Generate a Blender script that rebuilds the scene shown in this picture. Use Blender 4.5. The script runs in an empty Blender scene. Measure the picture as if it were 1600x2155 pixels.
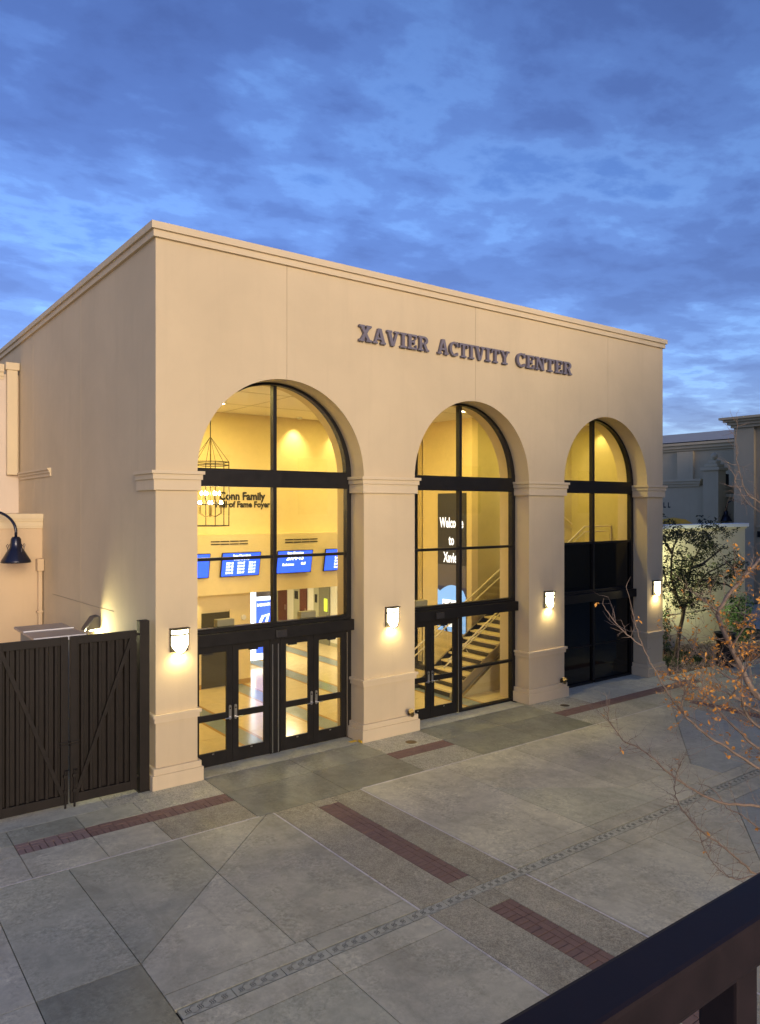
import bpy, bmesh, math, random
from mathutils import Vector, Matrix
random.seed(7)
sc = bpy.context.scene
COL = sc.collection
R = math.radians

# ------------------------------------------------------------------ camera
CAM = Vector((-4.759, -12.857, 4.9))
FWD = Vector((.6, .8, 0)); RGT = Vector((.8, -.6, 0)); UP = Vector((0, 0, 1))
cd = bpy.data.cameras.new('camera'); cam = bpy.data.objects.new('camera', cd); COL.objects.link(cam)
cam.location = CAM; cam.rotation_euler = (R(90), 0, -math.atan2(.6, .8))
cd.sensor_fit = 'AUTO'; cd.sensor_width = 36; cd.lens = 1588 / 2155 * 36
cd.shift_y = -8.5 / 2155; cd.clip_start = .05; cd.clip_end = 3000
sc.camera = cam

# ------------------------------------------------------------------ sky
SUN_EL = 11.0; SUN_AZ = 191.0
w = bpy.data.worlds.new('World'); sc.world = w; w.use_nodes = True
nt = w.node_tree; N = nt.nodes; L = nt.links
bg = N['Background']; bg.inputs[1].default_value = .1
sky = N.new('ShaderNodeTexSky'); sky.sky_type = 'NISHITA'; sky.sun_disc = False
sky.sun_elevation = R(SUN_EL); sky.sun_rotation = R(SUN_AZ)
sky.ozone_density = 5.5; sky.dust_density = 1.0; sky.air_density = 1.0
tc = N.new('ShaderNodeTexCoord')
sep = N.new('ShaderNodeSeparateXYZ'); L.new(tc.outputs['Generated'], sep.inputs[0])
def M(op, a, b=None, c=None, tree=None, clamp=False):
    t = tree or nt
    n = t.nodes.new('ShaderNodeMath'); n.operation = op; n.use_clamp = clamp
    for i, v in enumerate((a, b, c)):
        if v is None: continue
        if isinstance(v, (int, float)): n.inputs[i].default_value = v
        else: t.links.new(v, n.inputs[i])
    return n.outputs[0]
zz = M('ADD', M('MAXIMUM', sep.outputs[2], 0.0), .09)
cb = N.new('ShaderNodeCombineXYZ')
L.new(M('DIVIDE', sep.outputs[0], zz), cb.inputs[0]); L.new(M('DIVIDE', sep.outputs[1], zz), cb.inputs[1])
def noise(vec, scale, det, rough, dist=0, tree=None, lac=2.0):
    t = tree or nt
    n = t.nodes.new('ShaderNodeTexNoise'); n.inputs['Scale'].default_value = scale
    n.inputs['Detail'].default_value = det; n.inputs['Roughness'].default_value = rough
    n.inputs['Distortion'].default_value = dist; n.inputs['Lacunarity'].default_value = lac
    if vec is not None: t.links.new(vec, n.inputs['Vector'])
    return n.outputs[0]
def ramp(fac, stops, tree=None, interp='EASE'):
    t = tree or nt
    n = t.nodes.new('ShaderNodeValToRGB'); n.color_ramp.interpolation = interp
    e = n.color_ramp.elements
    while len(e) < len(stops): e.new(.5)
    for i, (p, c) in enumerate(stops):
        e[i].position = p; e[i].color = c if len(c) == 4 else (*c, 1)
    t.links.new(fac, n.inputs[0]); return n.outputs[0]
cmap = N.new('ShaderNodeMapping'); cmap.inputs['Location'].default_value = (3.1, 1.7, 0)
cmap.inputs['Rotation'].default_value = (0, 0, R(25)); cmap.inputs['Scale'].default_value = (1.0, 1.25, 1)
L.new(cb.outputs[0], cmap.inputs[0])
n1 = noise(cmap.outputs[0], 1.25, 10, .56, .12)
n2 = noise(cmap.outputs[0], 4.0, 8, .58, .15)
cl0 = M('ADD', M('MULTIPLY', n1, .67), M('MULTIPLY', n2, .33))
low = M('MULTIPLY', M('SUBTRACT', .45, M('MAXIMUM', sep.outputs[2], 0.0), clamp=True), .15)   # cloud deck overlaps more towards the horizon
cl = M('ADD', cl0, low)
cover = ramp(cl, [(.40, (0, 0, 0)), (.60, (1, 1, 1))])
thick = ramp(cl, [(.40, (.98, .74, .84)), (.455, (1.36, .97, .99)), (.505, (1.10, .76, .83)), (.565, (.89, .60, .69)), (.65, (.76, .50, .59))])
mx = N.new('ShaderNodeMix'); mx.data_type = 'RGBA'; mx.blend_type = 'MULTIPLY'; mx.inputs[0].default_value = 1
L.new(sky.outputs[0], mx.inputs[6]); L.new(thick, mx.inputs[7])
L.new(mx.outputs[2], bg.inputs[0])

# ------------------------------------------------------------------ sun
sd = bpy.data.lights.new('sun', 'SUN'); so = bpy.data.objects.new('sun', sd); COL.objects.link(so)
sd.energy = .90; sd.angle = R(24); sd.color = (1, .83, .54)
so.rotation_euler = Vector((-math.sin(R(SUN_AZ)) * math.cos(R(SUN_EL)), -math.cos(R(SUN_AZ)) * math.cos(R(SUN_EL)), -math.sin(R(SUN_EL)))).to_track_quat('-Z', 'Y').to_euler()
so.location = (0, -30, 12)

vs = sc.view_settings
vs.view_transform = 'Standard'; vs.look = 'None'; vs.gamma = 1; vs.use_curve_mapping = False
vs.exposure = 1.43
sc.render.engine = 'CYCLES'
cy = sc.cycles
cy.use_denoising = True; cy.max_bounces = 8; cy.diffuse_bounces = 4; cy.glossy_bounces = 4
cy.transmission_bounces = 6; cy.transparent_max_bounces = 24; cy.sample_clamp_indirect = 6
cy.caustics_reflective = False; cy.caustics_refractive = False

# ------------------------------------------------------------------ helpers
def ray(u, v): return FWD + (u - 800) / 1588 * RGT + (1069 - v) / 1588 * UP
def at_depth(u, v, d): return CAM + ray(u, v) * d
def on_y(u, v, y):
    r = ray(u, v); return CAM + r * ((y - CAM.y) / r.y)

OFF = {}
def link(o, parent):
    COL.objects.link(o)
    if parent is not None: o.parent = parent
    OFF[o] = OFF.get(parent, Vector((0, 0, 0)))
    return o
def tag(o, label=None, cat=None, group=None, kind=None):
    if label: o['label'] = label
    if cat: o['category'] = cat
    if group: o['group'] = group
    if kind: o['kind'] = kind
    return o
def thing(name, loc, label, cat, group=None):
    o = bpy.data.objects.new(name, None); o.empty_display_size = .2; COL.objects.link(o)
    o.location = loc; OFF[o] = Vector(loc)
    return tag(o, label, cat, group)

class MB:
    def __init__(s): s.v = []; s.f = []
    def face(s, pts):
        n = len(s.v); s.v += [Vector(p) for p in pts]; s.f.append(list(range(n, n + len(pts)))); return s
    def box(s, x0, x1, y0, y1, z0, z1):
        n = len(s.v)
        s.v += [Vector(p) for p in ((x0, y0, z0), (x1, y0, z0), (x1, y1, z0), (x0, y1, z0), (x0, y0, z1), (x1, y0, z1), (x1, y1, z1), (x0, y1, z1))]
        s.f += [[n + i for i in q] for q in ((3, 2, 1, 0), (4, 5, 6, 7), (0, 1, 5, 4), (1, 2, 6, 5), (2, 3, 7, 6), (3, 0, 4, 7))]
        return s
    def prism(s, poly, a, b, fn=None):
        """poly: 2-D ccw; extruded from a to b; fn maps (p,q,h) to xyz"""
        fn = fn or (lambda p, q, h: (p, q, h))
        n = len(s.v); k = len(poly)
        s.v += [Vector(fn(p, q, a)) for p, q in poly] + [Vector(fn(p, q, b)) for p, q in poly]
        s.f.append([n + i for i in range(k)][::-1]); s.f.append([n + k + i for i in range(k)])
        for i in range(k): j = (i + 1) % k; s.f.append([n + i, n + j, n + k + j, n + k + i])
        return s
    def tube(s, path, rad, n=6, cap=True):
        path = [Vector(p) for p in path]; rad = rad if isinstance(rad, (list, tuple)) else [rad] * len(path)
        base = len(s.v); up = None
        for i, p in enumerate(path):
            d = (path[min(i + 1, len(path) - 1)] - path[max(i - 1, 0)])
            if d.length < 1e-9: d = Vector((0, 0, 1))
            d.normalize()
            if up is None: up = d.orthogonal().normalized()
            else:
                up = up - d * up.dot(d)
                up = up.normalized() if up.length > 1e-6 else d.orthogonal().normalized()
            bi = d.cross(up)
            for k in range(n):
                a = 2 * math.pi * (k + .5) / n
                s.v.append(p + (up * math.cos(a) + bi * math.sin(a)) * rad[i])
        for i in range(len(path) - 1):
            for k in range(n):
                a = base + i * n + k; b = base + i * n + (k + 1) % n
                s.f.append([a, b, b + n, a + n])
        if cap:
            s.f.append([base + k for k in range(n)][::-1]); e = base + (len(path) - 1) * n
            s.f.append([e + k for k in range(n)])
        return s
    def lathe(s, prof, c, n=20, axis='Z'):
        base = len(s.v); c = Vector(c)
        for r, h in prof:
            for k in range(n):
                a = 2 * math.pi * k / n; p = (r * math.cos(a), r * math.sin(a), h)
                if axis == 'Y': p = (p[0], p[2], p[1])
                if axis == 'X': p = (p[2], p[0], p[1])
                s.v.append(c + Vector(p))
        for i in range(len(prof) - 1):
            for k in range(n):
                a = base + i * n + k; b = base + i * n + (k + 1) % n
                s.f.append([a, b, b + n, a + n])
        s.f.append([base + k for k in range(n)][::-1]); e = base + (len(prof) - 1) * n
        s.f.append([e + k for k in range(n)])
        return s
    def build(s, name, mat, parent=None, bevel=0, smooth=False, norm=True):
        off = OFF.get(parent, Vector((0, 0, 0)))
        me = bpy.data.meshes.new(name)
        me.from_pydata([tuple(p - off) for p in s.v], [], s.f)
        if norm or bevel:
            bm = bmesh.new(); bm.from_mesh(me)
            if norm: bmesh.ops.recalc_face_normals(bm, faces=bm.faces)
            if bevel:
                es = [e for e in bm.edges if len(e.link_faces) == 2 and e.calc_face_angle(0) > .6]
                bmesh.ops.bevel(bm, geom=es, offset=bevel, segments=2, affect='EDGES', profile=.6, clamp_overlap=True)
            bm.to_mesh(me); bm.free()
        if smooth:
            for p in me.polygons: p.use_smooth = True
        if mat is not None: me.materials.append(mat)
        o = bpy.data.objects.new(name, me)
        return link(o, parent)

def dup(src, parent, delta=(0, 0, 0), mat=None):
    o = src.copy(); COL.objects.link(o); o.parent = parent; o.location = Vector(src.location) + Vector(delta)
    OFF[o] = OFF.get(parent, Vector((0, 0, 0))); return o

def text_polys(txt, size, bold=0.0, sx=1.0, spacing=1.0, align='LEFT'):
    cu = bpy.data.curves.new('t', 'FONT'); cu.body = txt; cu.size = size; cu.offset = bold
    cu.align_x = align; cu.space_character = spacing; cu.resolution_u = 2
    o = bpy.data.objects.new('t', cu); COL.objects.link(o)
    dg = bpy.context.evaluated_depsgraph_get(); dg.update()
    me = bpy.data.meshes.new_from_object(o.evaluated_get(dg))
    vs_ = [(v.co.x * sx, v.co.y) for v in me.vertices]; fs = [list(p.vertices) for p in me.polygons]
    bpy.data.objects.remove(o); bpy.data.curves.remove(cu); bpy.data.meshes.remove(me)
    return vs_, fs
def text_mesh(name, txt, size, fn, mat, parent, bold=0.0, sx=1.0, align='LEFT', spacing=1.0):
    v, f = text_polys(txt, size, bold, sx, spacing, align)
    off = OFF.get(parent, Vector((0, 0, 0)))
    me = bpy.data.meshes.new(name); me.from_pydata([tuple(Vector(fn(a, b)) - off) for a, b in v], [], f)
    me.materials.append(mat); o = bpy.data.objects.new(name, me); return link(o, parent)

# ------------------------------------------------------------------ materials
def newmat(name):
    m = bpy.data.materials.new(name); m.use_nodes = True
    t = m.node_tree; b = t.nodes['Principled BSDF']; return m, t, b
def setp(b, col=None, rough=None, metal=None, spec=None):
    if col is not None: b.inputs['Base Color'].default_value = (*col, 1)
    if rough is not None: b.inputs['Roughness'].default_value = rough
    if metal is not None: b.inputs['Metallic'].default_value = metal
    if spec is not None: b.inputs['Specular IOR Level'].default_value = spec
def wpos(t):
    g = t.nodes.new('ShaderNodeNewGeometry'); return g.outputs['Position']
def mixc(t, f, a, b, mode='MIX'):
    n = t.nodes.new('ShaderNodeMix'); n.data_type = 'RGBA'; n.blend_type = mode
    for sock, v in ((0, f), (6, a), (7, b)):
        if isinstance(v, (int, float)): n.inputs[sock].default_value = v
        elif isinstance(v, tuple): n.inputs[sock].default_value = (*v[:3], 1)
        else: t.links.new(v, n.inputs[sock])
    return n.outputs[2]
def bump(t, b, h, strength, dist):
    n = t.nodes.new('ShaderNodeBump'); n.inputs['Strength'].default_value = strength; n.inputs['Distance'].default_value = dist
    t.links.new(h, n.inputs['Height']); t.links.new(n.outputs[0], b.inputs['Normal'])
def scaled(t, vec, s):
    n = t.nodes.new('ShaderNodeMapping'); n.inputs['Scale'].default_value = s; t.links.new(vec, n.inputs[0]); return n.outputs[0]

def stucco(name, col, var=.07, bs=.25):
    m, t, b = newmat(name); p = wpos(t)
    big = noise(p, .55, 5, .6, .3, t); streak = noise(scaled(t, p, (2.2, 2.2, .16)), 1.6, 5, .6, 0, t); fine = noise(p, 70, 3, .6, 0, t)
    lo = tuple(c * (1 - var) for c in col); hi = tuple(min(1, c * (1 + var * .7)) for c in col)
    c = mixc(t, ramp(big, [(.3, (0, 0, 0)), (.7, (1, 1, 1))], t, 'LINEAR'), lo, hi)
    c = mixc(t, M('MULTIPLY', ramp(streak, [(.52, (0, 0, 0)), (.75, (1, 1, 1))], t, 'LINEAR'), .30, tree=t), c, tuple(x * .84 for x in col))
    t.links.new(c, b.inputs['Base Color']); setp(b, rough=.85, spec=.25)
    bump(t, b, M('ADD', fine, M('MULTIPLY', noise(p, 9, 4, .5, 0, t), 1.2, tree=t), tree=t), bs, .006)
    return m
def plain(name, col, rough=.5, metal=0, spec=.5, var=.0, bscale=0, bstr=.1, vscale=6):
    m, t, b = newmat(name); setp(b, col, rough, metal, spec)
    if var:
        p = wpos(t); n = noise(p, vscale, 5, .6, .2, t)
        c = mixc(t, ramp(n, [(.3, (0, 0, 0)), (.7, (1, 1, 1))], t, 'LINEAR'), tuple(x * (1 - var) for x in col), tuple(min(1, x * (1 + var)) for x in col))
        t.links.new(c, b.inputs['Base Color'])
        t.links.new(M('ADD', M('MULTIPLY', n, .25, tree=t), rough - .12, tree=t), b.inputs['Roughness'])
    if bscale: bump(t, b, noise(wpos(t), bscale, 4, .6, 0, t), bstr, .004)
    return m
def emit(name, col, strength):
    m, t, b = newmat(name); setp(b, tuple(min(1, c) for c in col), .5)
    b.inputs['Emission Color'].default_value = (*col, 1); b.inputs['Emission Strength'].default_value = strength
    return m
def concrete(name, col, var=.2, agg=0.0, stain=.5, rough=.62):
    m, t, b = newmat(name); p = wpos(t)
    oi = t.nodes.new('ShaderNodeObjectInfo')
    tone = M('ADD', M('MULTIPLY', oi.outputs['Random'], .20, tree=t), .90, tree=t)
    big = noise(p, .8, 8, .66, .6, t); mid = noise(p, 5, 8, .7, .3, t); fine = noise(p, 90, 2, .5, 0, t)
    c = mixc(t, ramp(big, [(.3, (0, 0, 0)), (.68, (1, 1, 1))], t), tuple(x * (1 - var * 1.6) for x in col), tuple(x * (1 + var) for x in col))
    st = ramp(noise(scaled(t, p, (1.7, .55, 1)), .9, 9, .72, 1.2, t), [(.50, (0, 0, 0)), (.66, (1, 1, 1))], t)
    c = mixc(t, M('MULTIPLY', st, stain, tree=t), c, tuple(x * y for x, y in zip(col, (.55, .52, .48))))
    pale = ramp(noise(p, 1.6, 10, .78, .8, t), [(.56, (0, 0, 0)), (.70, (1, 1, 1))], t)
    c = mixc(t, M('MULTIPLY', pale, .7, tree=t), c, tuple(min(1, x * 1.45) for x in col))
    c = mixc(t, .35, c, mixc(t, ramp(mid, [(.35, (0, 0, 0)), (.65, (1, 1, 1))], t), tuple(x * .75 for x in col), tuple(x * 1.2 for x in col)))
    if agg:
        vo = t.nodes.new('ShaderNodeTexVoronoi'); vo.inputs['Scale'].default_value = 75; t.links.new(p, vo.inputs['Vector'])
        sp = ramp(vo.outputs['Color'], [(.25, (.45, .42, .4)), (.5, (1, 1, 1)), (.8, (1.5, 1.45, 1.35))], t, 'LINEAR')
        c = mixc(t, agg, c, sp, 'MULTIPLY')
    mott = ramp(noise(p, 17, 12, .8, .4, t), [(.40, (.74, .74, .74)), (.60, (1.22, 1.22, 1.22))], t, 'LINEAR')
    mask = ramp(noise(p, 1.1, 6, .7, .9, t), [(.44, (.12, .12, .12)), (.60, (1, 1, 1))], t)
    c = mixc(t, mask, c, mixc(t, 1.0, c, mott, 'MULTIPLY'))
    spot = ramp(noise(p, 4.3, 3, .5, .2, t), [(.70, (0, 0, 0)), (.76, (1, 1, 1))], t)
    c = mixc(t, M('MULTIPLY', spot, .35, tree=t), c, tuple(x * .5 for x in col))
    tn = t.nodes.new('ShaderNodeCombineColor')
    for i in range(3): t.links.new(tone, tn.inputs[i])
    c = mixc(t, 1.0, c, tn.outputs[0], 'MULTIPLY')
    t.links.new(c, b.inputs['Base Color']); setp(b, rough=rough, spec=.4)
    t.links.new(M('ADD', M('MULTIPLY', big, -.3, tree=t), rough + .16, tree=t), b.inputs['Roughness'])
    bump(t, b, M('ADD', fine, M('MULTIPLY', mid, .8, tree=t), tree=t), .3 + .35 * (agg > 0), .004)
    return m
def glassmat(name, tint=(.97, .97, .95), base=.06):
    m = bpy.data.materials.new(name); m.use_nodes = True; t = m.node_tree
    t.nodes.remove(t.nodes['Principled BSDF']); out = t.nodes['Material Output']
    tr = t.nodes.new('ShaderNodeBsdfTransparent'); tr.inputs[0].default_value = (*tint, 1)
    gl = t.nodes.new('ShaderNodeBsdfGlossy'); gl.inputs['Roughness'].default_value = .01
    lw = t.nodes.new('ShaderNodeLayerWeight'); lw.inputs[0].default_value = .5
    f = M('ADD', M('MULTIPLY', M('POWER', lw.outputs['Facing'], 4.5, tree=t), .9, tree=t), base, tree=t, clamp=True)
    mx_ = t.nodes.new('ShaderNodeMixShader'); t.links.new(f, mx_.inputs[0]); t.links.new(tr.outputs[0], mx_.inputs[1]); t.links.new(gl.outputs[0], mx_.inputs[2])
    t.links.new(mx_.outputs[0], out.inputs[0]); return m

WALLC = (.62, .505, .315)
m_wall = stucco('cream stucco', WALLC)
m_trim = stucco('cream trim', (.65, .535, .345), .05, .12)
m_wing = stucco('ochre stucco', (.60, .45, .28))
m_far = stucco('far taupe stucco', (.60, .485, .305))
m_fart = stucco('far taupe trim', (.64, .52, .33), .05, .1)
m_tower = stucco('tower taupe stucco', (.48, .395, .255))  # darker copy of the far stucco, so the sunlit tower looks unlit
m_towert = stucco('tower taupe trim', (.52, .43, .28), .05, .1)  # tower trim darkened in colour the same way
m_gard = stucco('garden wall stucco', (.58, .50, .36))
m_frame = plain('dark bronze aluminium', (.010, .009, .0085), .45, .1, .35, .2)
m_glass = glassmat('clear glass')
m_black = plain('black spandrel glass', (.004, .004, .004), .06, 0, .4)
m_chrome = plain('brushed steel', (.62, .60, .56), .28, 1)
m_gate = plain('dark brown gate paint', (.0125, .0095, .0068), .55, 0, .3, .25, 40, .08)
m_conc = concrete('grey concrete', (.50, .475, .34))
m_concg = concrete('green grey concrete', (.465, .455, .32), .15)
m_concw = concrete('water stained concrete', (.43, .43, .31), .25, 0, .95)
m_dark = concrete('dark concrete', (.265, .27, .195), .16, 0, .3, .45)
m_agg = concrete('exposed aggregate', (.41, .38, .265), .12, .42)
m_aggp = concrete('pink aggregate', (.44, .43, .325), .1, .5)
m_sill = concrete('pale threshold concrete', (.48, .48, .37), .1)
m_pale = concrete('pale joint mortar', (.62, .59, .53), .06, 0, .1)
m_blue = concrete('blue grey concrete', (.36, .375, .315), .08, 0, .15)
m_base = plain('dark joint soil', (.05, .045, .038), .95, 0, .1, .3)
def brickmat(name, a, b_):
    m, t, b = newmat(name); oi = t.nodes.new('ShaderNodeObjectInfo'); p = wpos(t)
    c = mixc(t, oi.outputs['Random'], a, b_)
    n = noise(p, 22, 6, .7, .3, t)
    c = mixc(t, .5, c, mixc(t, n, tuple(x * .5 for x in a), tuple(x * 1.4 for x in b_)))
    t.links.new(c, b.inputs['Base Color']); setp(b, rough=.8, spec=.3)
    bump(t, b, noise(p, 60, 4, .6, 0, t), .4, .004); return m
m_brick = brickmat('red brick paver', (.205, .125, .095), (.26, .165, .125))
m_brickp = brickmat('faded purple brick paver', (.26, .185, .155), (.30, .21, .17))
m_rail = plain('dark maroon painted rail', (.016, .0105, .0115), .6, 0, .2, .3, 55, .05, 14)
m_letter = plain('slate letter paint', (.165, .15, .175), .5, 0, .4, .1)
m_letterdark = plain('black letter', (.012, .012, .014), .5)
m_lamp = plain('navy lamp enamel', (.012, .014, .030), .25, .3, .6)
m_bronze = plain('aged bronze', (.20, .15, .075), .4, 1, .5, .3)
m_iron = plain('dark cast iron', (.030, .024, .014), .5, 0, .3)
m_white = plain('white paint', (.78, .77, .74), .6)
m_galv = plain('galvanised sheet', (.36, .34, .34), .42, .7, .5, .15)
# interior
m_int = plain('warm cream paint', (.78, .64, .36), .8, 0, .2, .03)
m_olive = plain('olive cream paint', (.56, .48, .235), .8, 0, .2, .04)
m_ceil = plain('ceiling white', (.80, .74, .60), .85, 0, .2)
m_tile = plain('cream terrazzo', (.72, .58, .33), .18, 0, .5, .05)
m_tileb = plain('blue grey terrazzo', (.25, .30, .33), .18, 0, .5, .06)
m_tilet = plain('tan terrazzo strip', (.45, .28, .09), .2, 0, .5)
m_doorr = plain('maroon door', (.12, .035, .022), .4)
m_doord = plain('dark olive door', (.055, .047, .022), .45)
m_screen = emit('blue screen', (.02, .075, .72), 1.0)
m_screentx = emit('screen white', (.75, .85, 1), 1.1)
m_dispw = emit('lit display white', (.75, .85, 1), 1.3)
m_dispb = emit('lit display blue', (.03, .08, .6), 1.1)
m_bulb = emit('bulb', (1, .82, .45), 45)
m_lens = emit('ceiling lamp lens', (1, .85, .5), 6)
m_shield = emit('lit sconce glass', (1, .86, .50), 5)
m_banner = plain('banner dark', (.045, .045, .055), .6)
m_bannerg = plain('banner grey violet', (.16, .15, .19), .6)
m_bannerb = emit('banner pale blue', (.18, .38, .78), .45)  # printed cloth given a faint glow of its own
m_bannerv = plain('banner violet blue', (.05, .06, .2), .6)
m_bannerw = emit('banner white', (.9, .93, 1), .6)  # white print glows by itself to stay bright indoors
m_srail = plain('satin stair rail', (.80, .72, .52), .35, .35)
m_tread = plain('pale stair tread', (.72, .60, .34), .5)
m_riser = plain('stair steel', (.055, .048, .03), .4, .3)
m_stair = plain('stair stringer steel', (.42, .37, .24), .35, .6)
m_vent = plain('vent slot', (.01, .01, .008), .6)
# plants
m_bark = plain('brown bark', (.10, .075, .052), .85, 0, .2, .3, 40, .4, 25)
m_twig = plain('tan twig bark', (.26, .195, .145), .8, 0, .2, .25, 60, .3, 20)
def leafmat(name, a, b_):
    m, t, b = newmat(name); g = t.nodes.new('ShaderNodeNewGeometry')
    n = noise(g.outputs['Position'], 9, 3, .6, 0, t)
    v = t.nodes.new('ShaderNodeTexWhiteNoise'); v.noise_dimensions = '1D'; t.links.new(g.outputs['Random Per Island'], v.inputs[1])
    c = mixc(t, M('ADD', M('MULTIPLY', v.outputs[0], .6, tree=t), M('MULTIPLY', n, .4, tree=t), tree=t), a, b_)
    t.links.new(c, b.inputs['Base Color']); setp(b, rough=.55, spec=.35)
    b.inputs['Subsurface Weight'].default_value = 0
    return m
m_leaf = leafmat('green leaf', (.013, .019, .008), (.045, .05, .02))
m_leafo = leafmat('orange dead leaf', (.50, .19, .025), (.85, .42, .08))
m_cover = leafmat('ground cover leaf', (.02, .045, .014), (.06, .10, .03))
m_red = leafmat('red flower', (.20, .03, .03), (.32, .07, .06))
m_gravel = leafmat('gravel stones', (.20, .155, .115), (.36, .29, .22))

# ================================================================== GROUND AND PAVING
g = MB(); g.face([(-600, -600, -.06), (900, -600, -.06), (900, 900, -.06), (-600, 900, -.06)])
tag(g.build('ground', m_blue), kind='structure')
g = MB(); g.face([(-9, -16, -.034), (26, -16, -.034), (26, 8, -.034), (-9, 8, -.034)])
tag(g.build('paving_bed', m_base), kind='structure')

paving = bpy.data.objects.new('courtyard_paving', None); COL.objects.link(paving); OFF[paving] = Vector((0, 0, 0)); tag(paving, kind='structure')
GAP = .006
def slab(poly, mat, z=0.0, name='concrete_slab', gap=GAP):
    c = Vector((sum(p[0] for p in poly) / len(poly), sum(p[1] for p in poly) / len(poly)))
    # inset each edge by gap
    n = len(poly); area = sum(poly[i][0] * poly[(i + 1) % n][1] - poly[(i + 1) % n][0] * poly[i][1] for i in range(n))
    if area < 0: poly = poly[::-1]
    lines = []
    for i in range(n):
        a = Vector(poly[i]); b = Vector(poly[(i + 1) % n]); d = (b - a).normalized(); nn = Vector((-d.y, d.x))
        lines.append((a + nn * gap, d))
    pts = []
    for i in range(n):
        p, d = lines[i - 1]; q, e = lines[i]
        den = d.x * e.y - d.y * e.x
        if abs(den) < 1e-6: pts.append(tuple(q)); continue
        s = ((q.x - p.x) * e.y - (q.y - p.y) * e.x) / den
        pts.append(tuple(p + d * s))
    return MB().prism(pts, -.032, z).build(name, mat, paving)
def rect(x0, x1, y0, y1, mat, **k): return slab([(x0, y0), (x1, y0), (x1, y1), (x0, y1)], mat, **k)

Y0 = -2.12; YB0 = -.90; YB1 = -1.28
# --- strip along the building
for a, b_ in ((-7.5, -5.0), (-5.0, -3.6), (-3.6, -2.44), (-2.44, -1.44), (-1.44, -.52), (-.52, .88)):
    mm = m_aggp if a == -.52 else (m_concw if b_ < -1.4 else m_concg)
    rect(a, b_, YB0, -.33, mm); rect(a, b_, Y0, YB1, m_agg if a == -.52 else m_conc)
rect(-7.5, -.9, -.33, .45, m_sill); rect(-.9, .88, -.33, .45, m_aggp)
rect(-7.5, -2.44, YB1, YB0, m_conc)
rect(-9, .0, .45, 8.0, m_concg)
for x0, x1, xm in ((.88, 4.36, 2.64), (5.88, 9.38, 7.63)):
    for a, b_ in ((x0, xm), (xm, x1)):
        rect(a, b_, -.9, -.02, m_dark); rect(a, b_, Y0, -.9, m_dark)
    rect(x0, x1, -.02, .62, m_sill)
for x0, x1 in ((4.36, 5.88), (9.38, 10.9)):
    rect(x0, x1, YB0, .3, m_aggp); rect(x0, x1, Y0, YB1, m_aggp)
rect(10.9, 12.9, YB0, .62, m_sill); rect(12.9, 15.3, YB0, .62, m_sill)
rect(10.9, 13.0, Y0, YB1, m_conc); rect(13.0, 15.4, Y0, YB1, m_conc)
rect(15.3, 18.0, -.9, -.25, m_blue); rect(15.4, 18.0, Y0, -.9, m_blue)
# --- main field
YE = -5.49
rect(-7.5, -3.0, -4.83, Y0, m_conc); slab([(-3.0, Y0), (-3.0, -4.83), (-1.95, -4.83), (-2.0, Y0)], m_concg)
slab([(-2, Y0), (-1.95, -4.83), (-.42, -3.43), (-.42, Y0)], m_concg)
slab([(-1.95, -4.83), (-1.95, YE), (-.42, YE), (-.42, -3.43)], m_conc)
slab([(-.42, Y0), (-.42, -3.43), (1.02, Y0)], m_conc)
slab([(1.02, Y0), (-.42, -3.43), (-.42, YE), (1.135, YE), (1.135, Y0)], m_conc)
rect(-7.5, -3.0, -16, -4.83, m_conc); rect(-3.0, -1.95, -8.0, -4.83, m_dark); rect(-3.0, -1.95, -16, -8.0, m_conc)
rect(2.885, 4.77, YE, Y0, m_conc); slab([(4.77, Y0), (4.77, -3.5), (6.62, -4.87), (6.62, Y0)], m_conc)
slab([(4.77, -3.5), (4.77, YE), (6.62, YE), (6.62, -4.87)], m_concg)
rect(6.62, 7.66, -4.87, Y0, m_conc); rect(6.62, 7.66, YE, -4.87, m_conc)
slab([(7.66, Y0), (7.66, YE), (8.68, YE), (8.68, -4.87), (12.4, Y0)], m_conc)
slab([(12.4, Y0), (8.68, -4.87), (8.68, YE), (12.2, YE), (12.4, -5.3)], m_blue)
# --- band round the drain
DX0, DY0, DY1 = -1.93, -5.78, -5.94
for a, b_ in ((-1.95, -.3), (-.3, 1.135), (2.885, 4.77), (4.77, 6.62), (6.62, 8.68), (8.68, 12.3)):
    rect(a, b_, DY0 - .0 + .008, YE, m_conc); rect(a, b_, -6.28, DY1 - .008, m_conc)
# --- near field
for a, b_ in ((-1.95, -.3), (-.3, 1.135), (2.885, 5.2)):
    rect(a, b_, -16, -6.28, m_concg if a < -1 else m_conc)
slab([(5.2, -6.28), (5.2, -8.05), (7.6, -6.28)], m_conc)
slab([(7.6, -6.28), (5.2, -8.05), (5.2, -16), (12.3, -16), (12.3, -6.28)], m_blue)
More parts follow.
